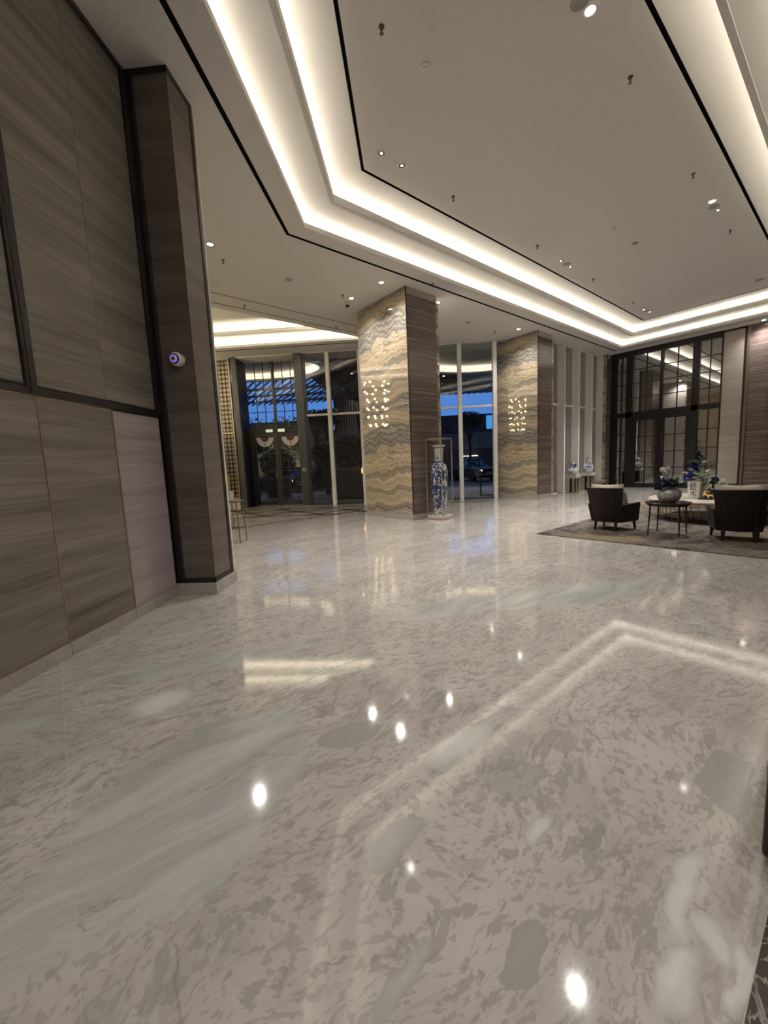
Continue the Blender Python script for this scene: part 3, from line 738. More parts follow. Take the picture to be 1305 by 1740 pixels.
def bar(y0, y1, z0, z1, dep=.07, name='frame_bar', mat='black_frame', parent=d2): return MB().box((XR - dep, y0, z0), (XR + .05, y1, z1)).build(name, mat, parent)
bar(3.76, 7.58, 5.62, Z0, .09, 'head'); bar(3.76, 7.58, 3.04, 3.25, .10, 'transom')
bar(7.32, 7.58, 0, Z0, .06, 'post'); bar(6.70, 6.95, 0, 5.62, .10, 'post'); bar(4.40, 4.62, 0, 5.62, .10, 'post')
bar(6.70, 7.32, 0, .12, .05, 'bottom_rail'); bar(3.76, 4.40, 0, .12, .05, 'bottom_rail')
bar(5.60, 5.70, 3.25, 5.62, .08, 'mullion')
def grid(y0, y1, z0, z1, cols, rows, parent):
    for c in range(cols):
        for r_ in range(rows):
            a, b = y0 + (y1 - y0) * c / cols, y0 + (y1 - y0) * (c + 1) / cols; p, q = z0 + (z1 - z0) * r_ / rows, z0 + (z1 - z0) * (r_ + 1) / rows
            MB().box((XR - .004, a + .004, p + .004), (XR + .004, b - .004, q - .004)).build('pane', 'doorglass', parent)
    for c in range(1, cols): a = y0 + (y1 - y0) * c / cols; bar(a - .018, a + .018, z0, z1, .03, 'glazing_bar', parent=parent)
    for r_ in range(1, rows): a = z0 + (z1 - z0) * r_ / rows; bar(y0, y1, a - .015, a + .015, .026, 'glazing_bar', parent=parent)
grid(6.95, 7.32, 3.25, 5.62, 2, 4, d2); grid(6.95, 7.32, .12, 3.04, 2, 4, d2)
grid(5.70, 6.70, 3.25, 5.62, 2, 4, d2); grid(4.62, 5.60, 3.25, 5.62, 2, 4, d2)
grid(3.76, 4.40, 3.25, 5.62, 2, 4, d2); grid(3.76, 4.40, .12, 3.04, 2, 4, d2)
for a, b in ((5.67, 6.70), (4.62, 5.65)):
    lf = bpy.data.objects.new('door_leaf', None); COL.objects.link(lf); lf.parent = d2
    bar(a, a + .14, .01, 3.03, .07, 'leaf_frame', parent=lf); bar(b - .14, b, .01, 3.03, .07, 'leaf_frame', parent=lf)
    bar(a + .14, b - .14, .01, .17, .07, 'leaf_frame', parent=lf); bar(a + .14, b - .14, 2.86, 3.03, .07, 'leaf_frame', parent=lf)
    grid(a + .14, b - .14, .17, 2.86, 2, 4, lf)
    hy = a + .07 if a > 5 else b - .07
    MB().tube([(XR - .13, hy, .95), (XR - .13, hy, 1.5)], .016, 8).build('handle', 'trim', lf)
MB().box((XR + 2.2, -4, 0), (XR + 2.3, 12, Z0)).build('wall_beyond_doors', 'darkwall', kind='structure')

# ================================================================== CEILING FITTINGS
def downlight(px, z, label, lit, energy, angle=75, r=.06, target=None):
    p = at_z(*px, z) if len(px) == 2 else Vector(px)
    t = thing('recessed_downlight', label, 'downlight', (p.x, p.y, z), 0, 'recessed downlights')
    MB().lathe([(r + .025, -.001), (r + .022, -.010), (r, -.012), (r - .008, -.004), (r - .012, -.001)], 20, cap=False).build('trim_ring', 'cctv_white' if z > 6 else 'champagne', t, smooth=True)
    MB().lathe([(r - .005, -.003), (.001, -.003)], 16, cap=False).build('lens' if lit else 'dark_baffle', 'lampglow' if lit else 'metal_grey', t)
    if not lit: MB().lathe([(.022, -.006), (.001, -.007)], 12, cap=False).build('lens', 'lampdim', t)
    if energy:
        q = Vector((p.x, p.y, z - .03))
        tg = (Vector(target) - q) if target is not None else Vector((0, 0, -1))
        o = spot((0, 0, -.03), energy, angle, 1.0, parent=t)
        o.rotation_euler = tg.to_track_quat('-Z', 'Y').to_euler()
    return t
LIT = [((1297, 550), 'bright wall washing downlight over the brown striped wall at right', 55), ((357, 415), 'bright downlight just right of the dark wood pilaster', 80), ((648, 480), 'bright downlight nearest the large onyx column face', 62), ((597, 507), 'bright downlight at the far end of the large onyx face', 62), ((744, 514), 'bright downlight right of the large onyx column', 80), ((881, 559), 'bright downlight before the second onyx column', 62), ((905, 567), 'bright downlight tucked at the edge of the second onyx column', 14)]
for px, lb, e in LIT: downlight(px if px[0] != 1297 else (XR - .32, 2.62, Z0), Z0, lb, True, e, 132, .065)
CENT = [((1003, 17), 'lit downlight at the near right of the centre ceiling', True, 95), ((648, 260), 'left of two downlights by the near corner of the inner black line', False, 170), ((683, 281), 'right of two downlights by the near corner of the inner black line', False, 170),
        ((1210, 342), 'lit downlight beside the oval grille near the right black line', True, 170), ((1220, 357), 'small dark downlight just beyond the oval grille at right', False, 170), ((953, 443), 'small downlight left of the round grille on the far row', False, 250), ((969, 453), 'small downlight right of the round grille on the far row', False, 250),
        ((1094, 526), 'downlight left of the grille at the far corner of the centre ceiling', False, 250), ((1104, 530), 'downlight right of the grille at the far corner of the centre ceiling', False, 250)]
for px, lb, lit, e in CENT: downlight(px, Z2, lb, lit, e, 85)
for k, (x_, y_) in enumerate(((-3.3, -.12), (-1.6, -.12), (.2, -.12), (2.0, -.12), (3.1, -.12))): downlight((x_, y_, Z0), Z0, 'added unseen fill downlight above the viewer, %s along the near ceiling border' % ORD[k], True, 48, 150)  # added fill lamps out of view, brightening the near floor and left wall
for k, px in enumerate([(648, 45), (1071, 131), (770, 334), (913, 417), (1178, 295), (1008, 474), (1076, 513), (1241, 391), (379, 442), (582, 501), (415, 519), (571, 555), (841, 563), (735, 482)]):
    z = Z2 if k < 8 else Z0; p = at_z(*px, z)
    where = ['at the top edge left of the smoke detector', 'at the right side of the near centre ceiling', 'on the row along the inner black line, nearest the twin downlights', 'on the row along the inner black line, before the round grille', 'left of the lit downlight near the right black line', 'on the row along the inner black line, past the round grille', 'at the far corner of the centre ceiling', 'beyond the oval grille near the right black line',
             'on the lower ceiling beside the dark pilaster', 'on the lower ceiling left of the large onyx column', 'between the two slots above the vestibule, left one', 'between the two slots above the vestibule, near the onyx column', 'on the lower ceiling left of the second column', 'in the border between slot and cove above the onyx column'][k]
    t = thing('sprinkler_head', 'small dark sprinkler head ' + where, 'sprinkler', (p.x, p.y, z), 0, 'ceiling sprinklers')
    MB().lathe([(.034, 0), (.034, -.006), (.016, -.012), (.011, -.05)], 14).build('escutcheon', 'metal_grey', t, smooth=True)
    MB().lathe([(.006, -.05), (.006, -.068), (.024, -.070), (.022, -.074)], 12).build('deflector', 'metal_grey', t)
for k, px in enumerate([(723, 113), (1042, 387)]):
    p = at_z(*px, Z2)
    t = thing('smoke_detector', ['white smoke detector on the near left of the centre ceiling', 'white smoke detector in the middle of the centre ceiling'][k], 'detector', (p.x, p.y, Z2), 0, 'smoke detectors')
    MB().lathe([(.062, 0), (.062, -.02), (.052, -.03)], 24).build('base', 'cctv_white', t, smooth=True)
    MB().lathe([(.044, -.03), (.042, -.055), (.03, -.068), (.005, -.07)], 24).build('chamber', 'cctv_white', t, smooth=True)
for k, (px, z, r_) in enumerate([((985, 2), Z2, .10), ((963, 448), Z2, .10), ((1214, 350), Z2, .10), ((1079, 413), Z2, .075), ((1099, 528), Z2, .10), ((491, 475), Z0, .085), ((795, 548), Z0, .085), ((1291, 475), Z2, .10)]):
    p = at_z(*px, z)
    t = thing('ceiling_speaker', 'round grey ceiling speaker grille ' + ['at the top edge beside the bright downlight', 'on the far left row of the centre ceiling', 'beside the lit downlight near the right black line', 'standing alone past the smoke detector', 'in the far corner of the centre ceiling', 'on the lower ceiling over the vestibule approach', 'on the lower ceiling between the two onyx columns', 'at the right edge of the picture'][k], 'speaker', (p.x, p.y, z), 0, 'ceiling speakers')
    MB().lathe([(r_ + .012, 0), (r_ + .012, -.006), (r_, -.008)], 26).build('rim', 'ceiling', t)
    MB().lathe([(r_ - .004, -.0085), (r_ * .5, -.011), (.002, -.012)], 24).build('grille', 'grille', t, smooth=True)
p = at_z(598, 521, Z0)
t = thing('dome_camera', 'white ceiling dome camera at the top left of the large onyx column', 'camera', (p.x - .22, p.y - .1, Z0))
MB().lathe([(.085, 0), (.085, -.03), (.07, -.045)], 24).build('housing', 'cctv_white', t, smooth=True)
MB().lathe([(.058, -.045), (.05, -.075), (.03, -.092), (.004, -.098)], 20).build('dome', 'cctv_dark', t, smooth=True)
# violet glowing eyeball camera on the pilaster
t = thing('wall_camera', 'white eyeball security camera with violet glow on the dark pilaster', 'camera', sd(-2.625, PD0 - .0, 2.80), PHI)
MB().lathe([(.072, 0), (.072, .02), (.06, .035)], 28).build('base', 'cctv_white', t, rot=(math.pi / 2, 0, 0), smooth=True)
MB().ball((0, -.062, 0), .078, 24, 16).build('eyeball', 'cctv_white', t, smooth=True)
aim = (CAM - (sd(-2.625, PD0 - .06, 2.80))).normalized(); aim = Matrix.Rotation(-PHI, 3, 'Z') @ aim; aim = (aim + Vector((-.42, 0, .12))).normalized()
f = MB().lathe([(.056, .052), (.055, .060), (.048, .066), (.002, .068)], 28).build('face_plate', 'cctv_dark', t, (0, -.062, 0), rot=aim.to_track_quat('Z', 'Y').to_euler(), smooth=True)
MB().lathe([(.041, .0685), (.024, .0705)], 28, cap=False).build('infrared_ring', 'violet', f)
MB().lathe([(.021, .068), (.019, .075), (.006, .078)], 18).build('lens', 'cctv_dark', f, smooth=True)

# ================================================================== TALL VASE IN ITS CASE
VC = Vector((7.86, 7.19, 0)); hw = .235
t = thing('display_case', 'slim champagne framed glass case around the tall vase', 'display case', VC, .12)
MB().hexa([(-hw - .02, -hw - .02, 0), (hw + .02, -hw - .02, 0), (hw + .02, hw + .02, 0), (-hw - .02, hw + .02, 0)], [(-hw - .02, -hw - .02, .11), (hw + .02, -hw - .02, .11), (hw + .02, hw + .02, .11), (-hw - .02, hw + .02, .11)]).build('stone_plinth', 'palestone', t, bevel=.02)
MB().box((-hw - .012, -hw - .012, .0), (hw + .012, hw + .012, .03)).build('plinth_skirt', 'brass', t)
for a in (-1, 1):
    for b in (-1, 1): MB().box((a * hw - .011, b * hw - .011, .1), (a * hw + .011, b * hw + .011, 2.09)).build('corner_post', 'champagne', t)
    MB().box((a * hw - .011, -hw, 2.07), (a * hw + .011, hw, 2.095)).build('top_rail', 'champagne', t)
    MB().box((-hw, a * hw - .011, 2.07), (hw, a * hw + .011, 2.095)).build('top_rail', 'champagne', t)
    MB().box((a * hw - .003, -hw + .012, .112), (a * hw + .003, hw - .012, 2.07)).build('pane', 'caseglass', t)
    MB().box((-hw + .012, a * hw - .003, .112), (hw - .012, a * hw + .003, 2.07)).build('pane', 'caseglass', t)
v = thing('tall_floor_vase', 'tall blue and white porcelain vase with long flared neck', 'vase', VC + Vector((-.02, -.01, .111)))
prof = [(.145, 0), (.15, .03), (.165, .18), (.19, .42), (.212, .72), (.222, .98), (.215, 1.16), (.19, 1.27), (.15, 1.33), (.118, 1.36)]
MB().lathe(prof, 36).build('body', 'porcelain', v, smooth=True)
MB().lathe([(.118, 1.36), (.108, 1.42), (.106, 1.52), (.115, 1.66), (.128, 1.76)], 36, cap=False).build('neck', 'vase_white', v, smooth=True)
MB().lathe([(.128, 1.76), (.15, 1.785), (.178, 1.80), (.178, 1.812), (.14, 1.805), (.12, 1.76)], 36, cap=False).build('flared_rim', 'vase_white', v, smooth=True)
for r0, z0_, r1, z1_, nm in ((.1205, 1.358, .1115, 1.40, 'collar_band'), (.154, 1.322, .146, 1.335, 'shoulder_band'), (.149, .025, .166, .17, 'foot_band'), (.129, 1.735, .1300, 1.757, 'rim_band')):
    MB().lathe([(r0 + .0025, z0_), (r1 + .0025, z1_)], 36, cap=False).build(nm, 'cobalt' if nm != 'foot_band' else 'porcelain2', v, smooth=True)
for k in range(6):       # pointed blue leaves painted round the neck
    a = k * math.pi / 3 + .4; lf = MB(); pts = []
    for q, (da, z_) in enumerate(((-.30, 1.375), (-.30, 1.44), (-.17, 1.50), (0, 1.53), (.17, 1.50), (.30, 1.44), (.30, 1.375))):
        r_ = .1105; pts.append((r_ * math.cos(a + da), r_ * math.sin(a + da), z_))
    lf.v = pts; lf.f = [tuple(range(7))]; lf.build('painted_leaf', 'cobalt', v)

# ================================================================== PEDESTALS WITH VASES by the fins
def pedestal(px, py, lab, h=.56):
    t = thing('display_pedestal', lab, 'pedestal', (px, py, 0), 0, 'vase pedestals')
    MB().box((-.19, -.19, 0), (.19, .19, .03)).build('foot_plate', 'champagne', t)
    for a, b in ((-.19, -.05), (.05, .19)):
        MB().box((a, -.19, .03), (b, -.16, h)).build('bronze_panel', 'champagne', t)
        MB().box((-.19, a, .03), (-.16, b, h)).build('bronze_panel', 'champagne', t)
    MB().box((-.155, -.155, .03), (.18, .18, h)).build('dark_core', 'chairleg', t)
    MB().box((-.215, -.215, h), (.215, .215, h + .14)).build('onyx_top', 'palestone', t, bevel=.01)
    return t
pedestal(16.22, 7.60, 'dark pedestal holding the double gourd vase', .60)
pedestal(17.55, 7.60, 'dark pedestal nearest the corner, holding the bottle vase', .62)
t = thing('gourd_vase', 'small blue and white double gourd vase on pedestal', 'vase', (16.22, 7.60, .741))
MB().lathe([(.13, 0), (.19, .05), (.215, .13), (.19, .22), (.12, .28), (.085, .30)], 28).build('lower_bulb', 'porcelain2', t, smooth=True)
MB().lathe([(.085, .30), (.115, .35), (.125, .40), (.105, .46), (.06, .50), (.05, .54), (.055, .55)], 28).build('upper_bulb', 'porcelain2', t, smooth=True)
t = thing('bottle_vase', 'blue and white bottle vase with straight neck on pedestal', 'vase', (17.55, 7.60, .761))
MB().lathe([(.13, 0), (.18, .05), (.205, .14), (.205, .26), (.17, .34), (.09, .38)], 28).build('body', 'porcelain2', t, smooth=True)
MB().lathe([(.09, .38), (.075, .44), (.08, .58), (.10, .64), (.10, .65)], 28).build('neck', 'porcelain2', t, smooth=True)
def bench(px, lab):
    t = thing('low_bench', lab, 'bench', (px, 7.70, 0), 0, 'benches at the fins')
    MB().box((-.45, -.16, .20), (.45, .16, .36)).build('seat_pad', 'tan_fabric', t, bevel=.03)
    for a in (-.40, .34):
        for b in (-.13, .07): MB().box((a, b, 0), (a + .06, b + .06, .2)).build('leg', 'chairleg', t)
bench(18.85, 'low tan upholstered bench at the corner behind the pedestals')

# ================================================================== SEATING GROUP
rg = MB().prism([(7.22, 4.08), (7.34, -2.6), (13.6, -2.5), (13.5, 4.12)], 0, .014).build('area_rug', 'rug', loc=(0, 0, .001)); tag(rg, 'large grey and ochre patterned rug under the seating group', 'rug')
def armchair(label, loc, rz):
    """faces local +X"""
    t = thing('armchair', label, 'armchair', loc, rz, 'brown armchairs')
    zb, zt = .17, .84
    # curved outer back: rings from bottom to top, each an arc in plan
    def shell(depth0, depth1, half0, half1, th, z0, z1, sweep0=.10, sweep1=.06, n=10, m_=6):
        mb = MB(); g = []
        for j in range(m_ + 1):
            f_ = j / m_; x0 = depth0 + (depth1 - depth0) * f_; hh = half0 + (half1 - half0) * f_; sw_ = sweep0 + (sweep1 - sweep0) * f_; z_ = z0 + (z1 - z0) * f_
            row = []
            for side in (0, 1):
                for k in range(n + 1):
                    y = -hh + 2 * hh * k / n; x_ = x0 + sw_ * (y / hh) ** 2 + (th if side else 0); row.append((x_, y * (1 - .06 * side), z_))
            g.append(row)
        i0 = 0; mb.v = [p for r_ in g for p in r_]; W_ = 2 * (n + 1)
        for j in range(m_):
            for k in range(n):
                a = j * W_ + k; mb.f.append((a, a + W_, a + W_ + 1, a + 1)); b = j * W_ + n + 1 + k; mb.f.append((b, b + 1, b + W_ + 1, b + W_))
            for k in (0, n): a = j * W_ + k; b = a + n + 1; mb.f.append((a, b, b + W_, a + W_) if k == 0 else (a, a + W_, b + W_, b))
        for k in range(n):
            a = k; b = n + 1 + k; mb.f.append((a, a + 1, b + 1, b)); a = m_ * W_ + k; b = a + n + 1; mb.f.append((a, b, b + 1, a + 1))
        return mb
    shell(-.31, -.40, .27, .345, .09, zb, zt).build('backrest', 'leather', t, smooth=False, bevel=.008)
    for sg in (-1, 1):
        MB().hexa([(-.24, sg * .23, zb), (.30, sg * .30, zb), (.30, sg * .36, zb), (-.24, sg * .285, zb)][::sg], [(-.30, sg * .25, .52), (.31, sg * .31, .53), (.31, sg * .385, .53), (-.30, sg * .335, .52)][::sg]).build('arm', 'leather', t, bevel=.012)
        MB().tube([(-.235, sg * .19, zb + .01), (-.265, sg * .195, 0)], [.032, .018], 8).build('leg', 'chairleg', t)
        MB().tube([(.25, sg * .29, zb + .01), (.285, sg * .305, 0)], [.032, .018], 8).build('leg', 'chairleg', t)
        MB().tube([(-.405 + .055, sg * .17, zb + .02), (-.42 + .02, sg * .215, zt - .01)], .006, 6).build('back_seam', 'chairleg', t)
    MB().box((-.26, -.27, zb), (.29, .27, .27)).build('seat_base', 'leather', t, bevel=.01)
    MB().box((-.24, -.262, .272), (.37, .262, .42)).build('seat_cushion', 'tan_fabric', t, bevel=.04)
    return t
def cushion(name, label, loc, rz, w, h, th, tilt, mat, group=None):
    mb = MB(); n = 12
    for side in (1, -1):
        for jj in range(n + 1):
            for k in range(n + 1):
                u, v_ = k / n * 2 - 1, jj / n * 2 - 1
                e_ = (1 - u ** 4) * (1 - v_ ** 4); pinch = 1 - .10 * (1 - abs(u * v_)) * max(abs(u), abs(v_)) ** 3
                mb.v.append((side * th / 2 * e_ ** .5 + .0, u * w / 2 * pinch, v_ * h / 2 * pinch))
    for si in (0, 1):
        o_ = si * (n + 1) ** 2
        for jj in range(n):
            for k in range(n):
                q = (o_ + jj * (n + 1) + k, o_ + jj * (n + 1) + k + 1, o_ + (jj + 1) * (n + 1) + k + 1, o_ + (jj + 1) * (n + 1) + k); mb.f.append(q if si == 0 else q[::-1])
    o = mb.build(name, mat, None, loc, smooth=True, rot=(0, tilt, rz)); return tag(o, label, 'cushion', group)
CH1, R1 = Vector((8.50, 3.20, .016)), math.radians(-6)
CH2, R2 = Vector((8.56, 1.32, .016)), math.radians(15)
armchair('dark brown leather armchair at the left edge of the rug', CH1, R1); armchair('dark brown leather armchair seen from behind at right, beside the side table', CH2, R2)
def on(ch, r_, x_, y_, z_): return ch + Matrix.Rotation(r_, 3, 'Z') @ Vector((x_, y_, z_))
cushion('back_cushion', 'cream cushion showing above the back of the left armchair', on(CH1, R1, -.17, 0, .665), R1, .62, .50, .17, -.20, 'cream_fabric', 'armchair cushions')
cushion('back_cushion', 'cream cushion showing above the back of the right armchair', on(CH2, R2, -.17, 0, .665), R2, .66, .52, .17, -.20, 'cream_fabric', 'armchair cushions')
cushion('plush_cushion', 'small grey brown plush cushion against the arm of the left armchair', on(CH1, R1, .03, -.14, .60), R1 - .5, .34, .34, .13, -.25, 'fur')
# side table
STC = Vector((8.46, 2.26, .016))
t = thing('side_table', 'small dark round side table with four slim tapered legs', 'side table', STC)
MB().lathe([(.33, .555), (.345, .563), (.345, .580), (.338, .585)], 40).build('top', 'dark_table', t, smooth=False)
MB().lathe([(.31, .525), (.31, .556)], 36, cap=False).build('apron', 'dark_table', t)
for a, b in ((-.26, .22), (.24, .22), (-.22, -.24), (.17, -.25)): MB().tube([(a * .92, b * .92, .556), (a, b, 0)], [.017, .010], 8).build('leg', 'brass' if b < -1 else 'dark_table', t)
def petals(mb, c, r, n, size, up=.4, seed=0):
    rnd = random.Random(seed)
    for k in range(n):
        th = rnd.uniform(0, 2 * math.pi); ph = math.acos(rnd.uniform(-up, 1)); dv = Vector((math.sin(ph) * math.cos(th), math.sin(ph) * math.sin(th), math.cos(ph)))
        p0 = Vector(c) + dv * r * rnd.uniform(.7, 1.0); u = dv.cross(Vector((rnd.random(), rnd.random(), rnd.random() + .1))).normalized(); w = dv.cross(u)
        s_ = size * rnd.uniform(.7, 1.2); tip = p0 + dv * s_ * .8
        i = len(mb.v); mb.v += [tuple(p0), tuple(p0 + u * s_ * .55 + dv * s_ * .35), tuple(tip + w * s_ * .15), tuple(p0 - u * s_ * .55 + dv * s_ * .35)]; mb.f.append((i, i + 1, i + 2, i + 3))
    return mb
def bloom(mb, c, r, seed):
    petals(mb, c, r * .55, 26, r * .75, .6, seed); mb.ball(c, r * .6, 8, 5); return mb
def leaves(mb, base, n, length, seed, spread=1.0):
    rnd = random.Random(seed)
    for k in range(n):
        a = rnd.uniform(0, 6.28); el = rnd.uniform(.1, 1.1); L_ = length * rnd.uniform(.6, 1.1)
        dv = Vector((math.cos(a) * math.cos(el) * spread, math.sin(a) * math.cos(el) * spread, math.sin(el)))
        b = Vector(base); mid = b + dv * L_ * .55; tip = b + dv * L_ - Vector((0, 0, .15 * L_)); u = dv.cross(Vector((0, 0, 1))).normalized() * L_ * .17
        i = len(mb.v); mb.v += [tuple(b), tuple(mid + u), tuple(tip), tuple(mid - u)]; mb.f.append((i, i + 1, i + 2, i + 3))
    return mb
t = thing('round_flower_pot', 'round mottled silver pot on the dark side table', 'pot', STC + Vector((-.02, -.02, .586)))
MB().lathe([(.10, 0), (.15, .04), (.185, .11), (.18, .18), (.14, .235), (.115, .245), (.10, .235)], 32).build('body', 'silverpot', t, smooth=True)
t = thing('pot_bouquet', 'bouquet of navy and white blooms with sage leaves in the silver pot', 'flowers', STC + Vector((-.02, -.02, .80)))
vr = Vector((RGT.x, RGT.y, 0)).normalized(); vf = Vector((FWD.x, FWD.y, 0)).normalized()
def rel(a, b, z): return vr * a + vf * b + Vector((0, 0, z))
for k, (a, b, z_, r_) in enumerate(((-.15, -.05, .10, .09), (-.04, -.1, .12, .09), (-.21, 0, .05, .07), (-.09, .06, .15, .08))):
    bloom(MB(), rel(a, b, z_), r_, k).build('navy_bloom', 'flower_navy', t)
for k, (a, b, z_, r_) in enumerate(((-.10, .02, .36, .06), (-.04, .0, .38, .05), (-.06, .03, .31, .055))):
    bloom(MB(), rel(a, b, z_), r_, 30 + k).build('white_bloom', 'flower_white', t); MB().tube([rel(0, 0, 0), rel(a * .8, b, z_ * .6), rel(a, b, z_)], .005, 6).build('stem', 'leaf', t)
o = leaves(MB(), rel(.04, 0, .06), 34, .30, 5).build('leaf_spray', 'leaf', t)
leaves(MB(), rel(-.05, 0, .12), 16, .26, 9).build('leaf_spray', 'paleleaf', t)
# coffee table
CT = Vector((10.98, 2.15, .016))
t = thing('round_coffee_table', 'large round coffee table with cream marble top and brass grid drum', 'coffee table', CT)
MB().lathe([(.80, 0), (.80, .05), (.78, .055)], 48).build('plinth', 'dark_table', t)
MB().lathe([(1.10, .405), (1.13, .415), (1.13, .440), (1.12, .45)], 56).build('top', 'tabletop', t)
MB().lathe([(1.00, .37), (1.00, .405)], 48, cap=False).build('rim_ring', 'brass', t)
gr = MB(); nb = 44
for k in range(nb):
    a = 2 * math.pi * k / nb; gr.tube([(.92 * math.cos(a), .92 * math.sin(a), .055 if k % 2 else .02), (.96 * math.cos(a), .96 * math.sin(a), .405)], .007, 5)
gr.build('grid_uprights', 'brass', t)
for z_, r_ in ((.14, .93), (.24, .94), (.32, .952)):
    MB().tube([(r_ * math.cos(2 * math.pi * k / 48), r_ * math.sin(2 * math.pi * k / 48), z_) for k in range(49)], .006, 5).build('grid_hoop', 'brass', t)
MB().lathe([(.92, .0), (.96, .02)], 48, cap=False).build('floor_hoop', 'brass', t)
TT = CT.z + .451
def ct_at(px, py, z=TT): return at_z(px, py, z)
p = ct_at(1184, 846)
t = thing('square_jar', 'square cream jar with black brush characters on the coffee table', 'jar', p, -.35)
MB().hexa([(-.12, -.12, 0), (.12, -.12, 0), (.12, .12, 0), (-.12, .12, 0)], [(-.13, -.13, .36), (.13, -.13, .36), (.13, .13, .36), (-.13, .13, .36)]).build('body', 'vase_white', t, bevel=.012)
MB().box((-.135, -.135, .36), (.135, .135, .375)).build('rim', 'vase_white', t, bevel=.004)
def strokes(face):
    rnd = random.Random(3); 
    seqs = [[(-.07, .30), (.06, .31)], [(-.03, .33), (-.05, .25)], [(.03, .335), (.03, .26)], [(-.08, .26), (.07, .265)], [(-.05, .25), (-.07, .17)], [(0, .26), (-.01, .15)], [(.05, .25), (.04, .19), (.07, .16)], [(-.07, .19), (.02, .20)], [(-.06, .13), (.06, .14)], [(0, .15), (-.07, .05)], [(0, .12), (.07, .05)], [(.01, .10), (0, .04)]]
    for sq in seqs:
        mb = MB()
        for (a, za), (b, zb_) in zip(sq, sq[1:]):
            dv = Vector((b - a, zb_ - za)); nn = Vector((-dv.y, dv.x)).normalized() * .009
            pts = [(a + nn.x, za + nn.y), (a - nn.x, za - nn.y), (b - nn.x * .5, zb_ - nn.y * .5), (b + nn.x * .5, zb_ + nn.y * .5)]
            if face == 0: mb.quad(*[(-.1215 - .0277 * q_, p_ * -1, q_) for p_, q_ in pts])
            else: mb.quad(*[(p_, -.1215 - .0277 * q_, q_) for p_, q_ in pts])
        mb.build('brush_stroke', 'ink', t)
strokes(0); strokes(1)
jar = p
t = thing('jar_bouquet', 'tall arrangement of royal blue and white flowers in the square jar', 'flowers', jar + Vector((0, 0, .37)))
for k, (a, b, z_, r_) in enumerate(((-.20, 0, .05, .09), (-.16, -.05, .16, .10), (-.09, 0, .27, .11), (-.02, .05, .38, .09), (.0, 0, .48, .09), (.02, .05, .58, .07), (-.17, .1, .28, .06))):
    bloom(MB(), rel(a, b, z_), r_, 60 + k).build('blue_bloom', 'flower_blue' if k < 3 else 'flower_navy', t)
for k, (a, b, z_, r_) in enumerate(((.02, -.06, .20, .09), (.11, -.05, .10, .09), (.15, 0, -.02, .08), (.06, -.1, .0, .09), (.19, -.05, -.12, .08), (.10, -.15, -.12, .07), (-.19, -.05, .24, .05), (.20, 0, .04, .07))):
    bloom(MB(), rel(a, b, z_), r_, 90 + k).build('white_bloom', 'flower_white' if k % 3 else 'paleleaf', t)
leaves(MB(), rel(0, 0, .05), 30, .36, 15).build('leaf_spray', 'paleleaf', t); leaves(MB(), rel(.02, 0, .35), 12, .34, 16).build('leaf_spray', 'leaf', t)
p = ct_at(1202, 848)
t = thing('gold_box', 'polished gold ornament on a dark stand on the coffee table', 'ornament', p, -.2)
MB().box((-.16, -.10, 0), (.16, .10, .025)).build('stand', 'chairleg', t, bevel=.004)
MB().ball((0, 0, .10), .12, 18, 10, (1.05, .7, .62)).build('body', 'gold', t, smooth=True)
MB().ball((-.10, 0, .13), .055, 14, 8, (1, .8, 1)).build('head', 'gold', t, smooth=True)
for a in (-.08, .08): MB().tube([(a, -.04, .07), (a, -.05, .025)], [.03, .02], 8).build('foot', 'gold', t)
p = ct_at(1119, 849)
t = thing('white_dish', 'small white oval dish at the left edge of the coffee table', 'dish', p + Vector((.10, -.06, 0)))
MB().lathe([(.05, 0), (.10, .02), (.12, .05), (.112, .05), (.06, .02), (.002, .016)], 24, cap=False).build('bowl', 'vase_white', t, smooth=True)
p = ct_at(1230, 845)
t = thing('low_planter', 'low dark planter with navy and white blooms behind the right armchair', 'flowers', p + vf * .30)
MB().lathe([(.12, 0), (.17, .05), (.18, .13), (.16, .14)], 24).build('bowl', 'planter', t, smooth=True)
for k, (a, b, z_, r_) in enumerate(((-.28, -.1, .20, .10), (-.18, 0, .24, .11), (-.06, .05, .32, .10), (.04, 0, .36, .08), (-.14, -.08, .34, .08), (-.30, 0, .12, .08))): bloom(MB(), rel(a, b, z_), r_, 120 + k).build('navy_bloom', 'flower_navy', t)
for k, (a, b, z_, r_) in enumerate(((.16, -.02, .30, .09), (.24, 0, .26, .08), (.10, -.08, .24, .08), (.02, -.1, .26, .06))): bloom(MB(), rel(a, b, z_), r_, 140 + k).build('white_bloom', 'flower_white', t)
leaves(MB(), rel(.02, 0, .18), 30, .34, 25).build('leaf_spray', 'leaf', t)

# ================================================================== WALL ORNAMENTS, DESK, STOOL, CHANDELIER
for k, (py, r_) in enumerate(((665, .19), (714, .12), (747, .20))):
    d_ = pixel_ray(1304, py); tt = (XR - .10 - CAM.x) / d_.x; q = CAM + d_ * tt
    g = thing('gold_wall_disc', ['uppermost', 'middle, smaller', 'lowest'][k] + ' domed gold disc on the brown striped wall at right', 'wall ornament', (XR - .02, q.y - (.14, .06, .15)[k], q.z), 0, 'gold wall discs')
    MB().lathe([(r_, 0), (r_ * .98, .03), (r_ * .8, .09), (r_ * .45, .13), (.004, .145)], 32).build('disc', 'gold', g, rot=(0, -math.pi / 2, 0), smooth=True)
    MB().tube([(0, 0, 0), (.02, 0, 0)], .02, 8).build('fixing', 'brass', g)
dk = thing('reception_counter', 'dark counter whose foot just enters the picture at right', 'counter', (1.80, .160, 0))
MB().box((0, -.80, .05), (2.6, 0, 1.02)).build('carcass', 'dark_table', dk, bevel=.015)
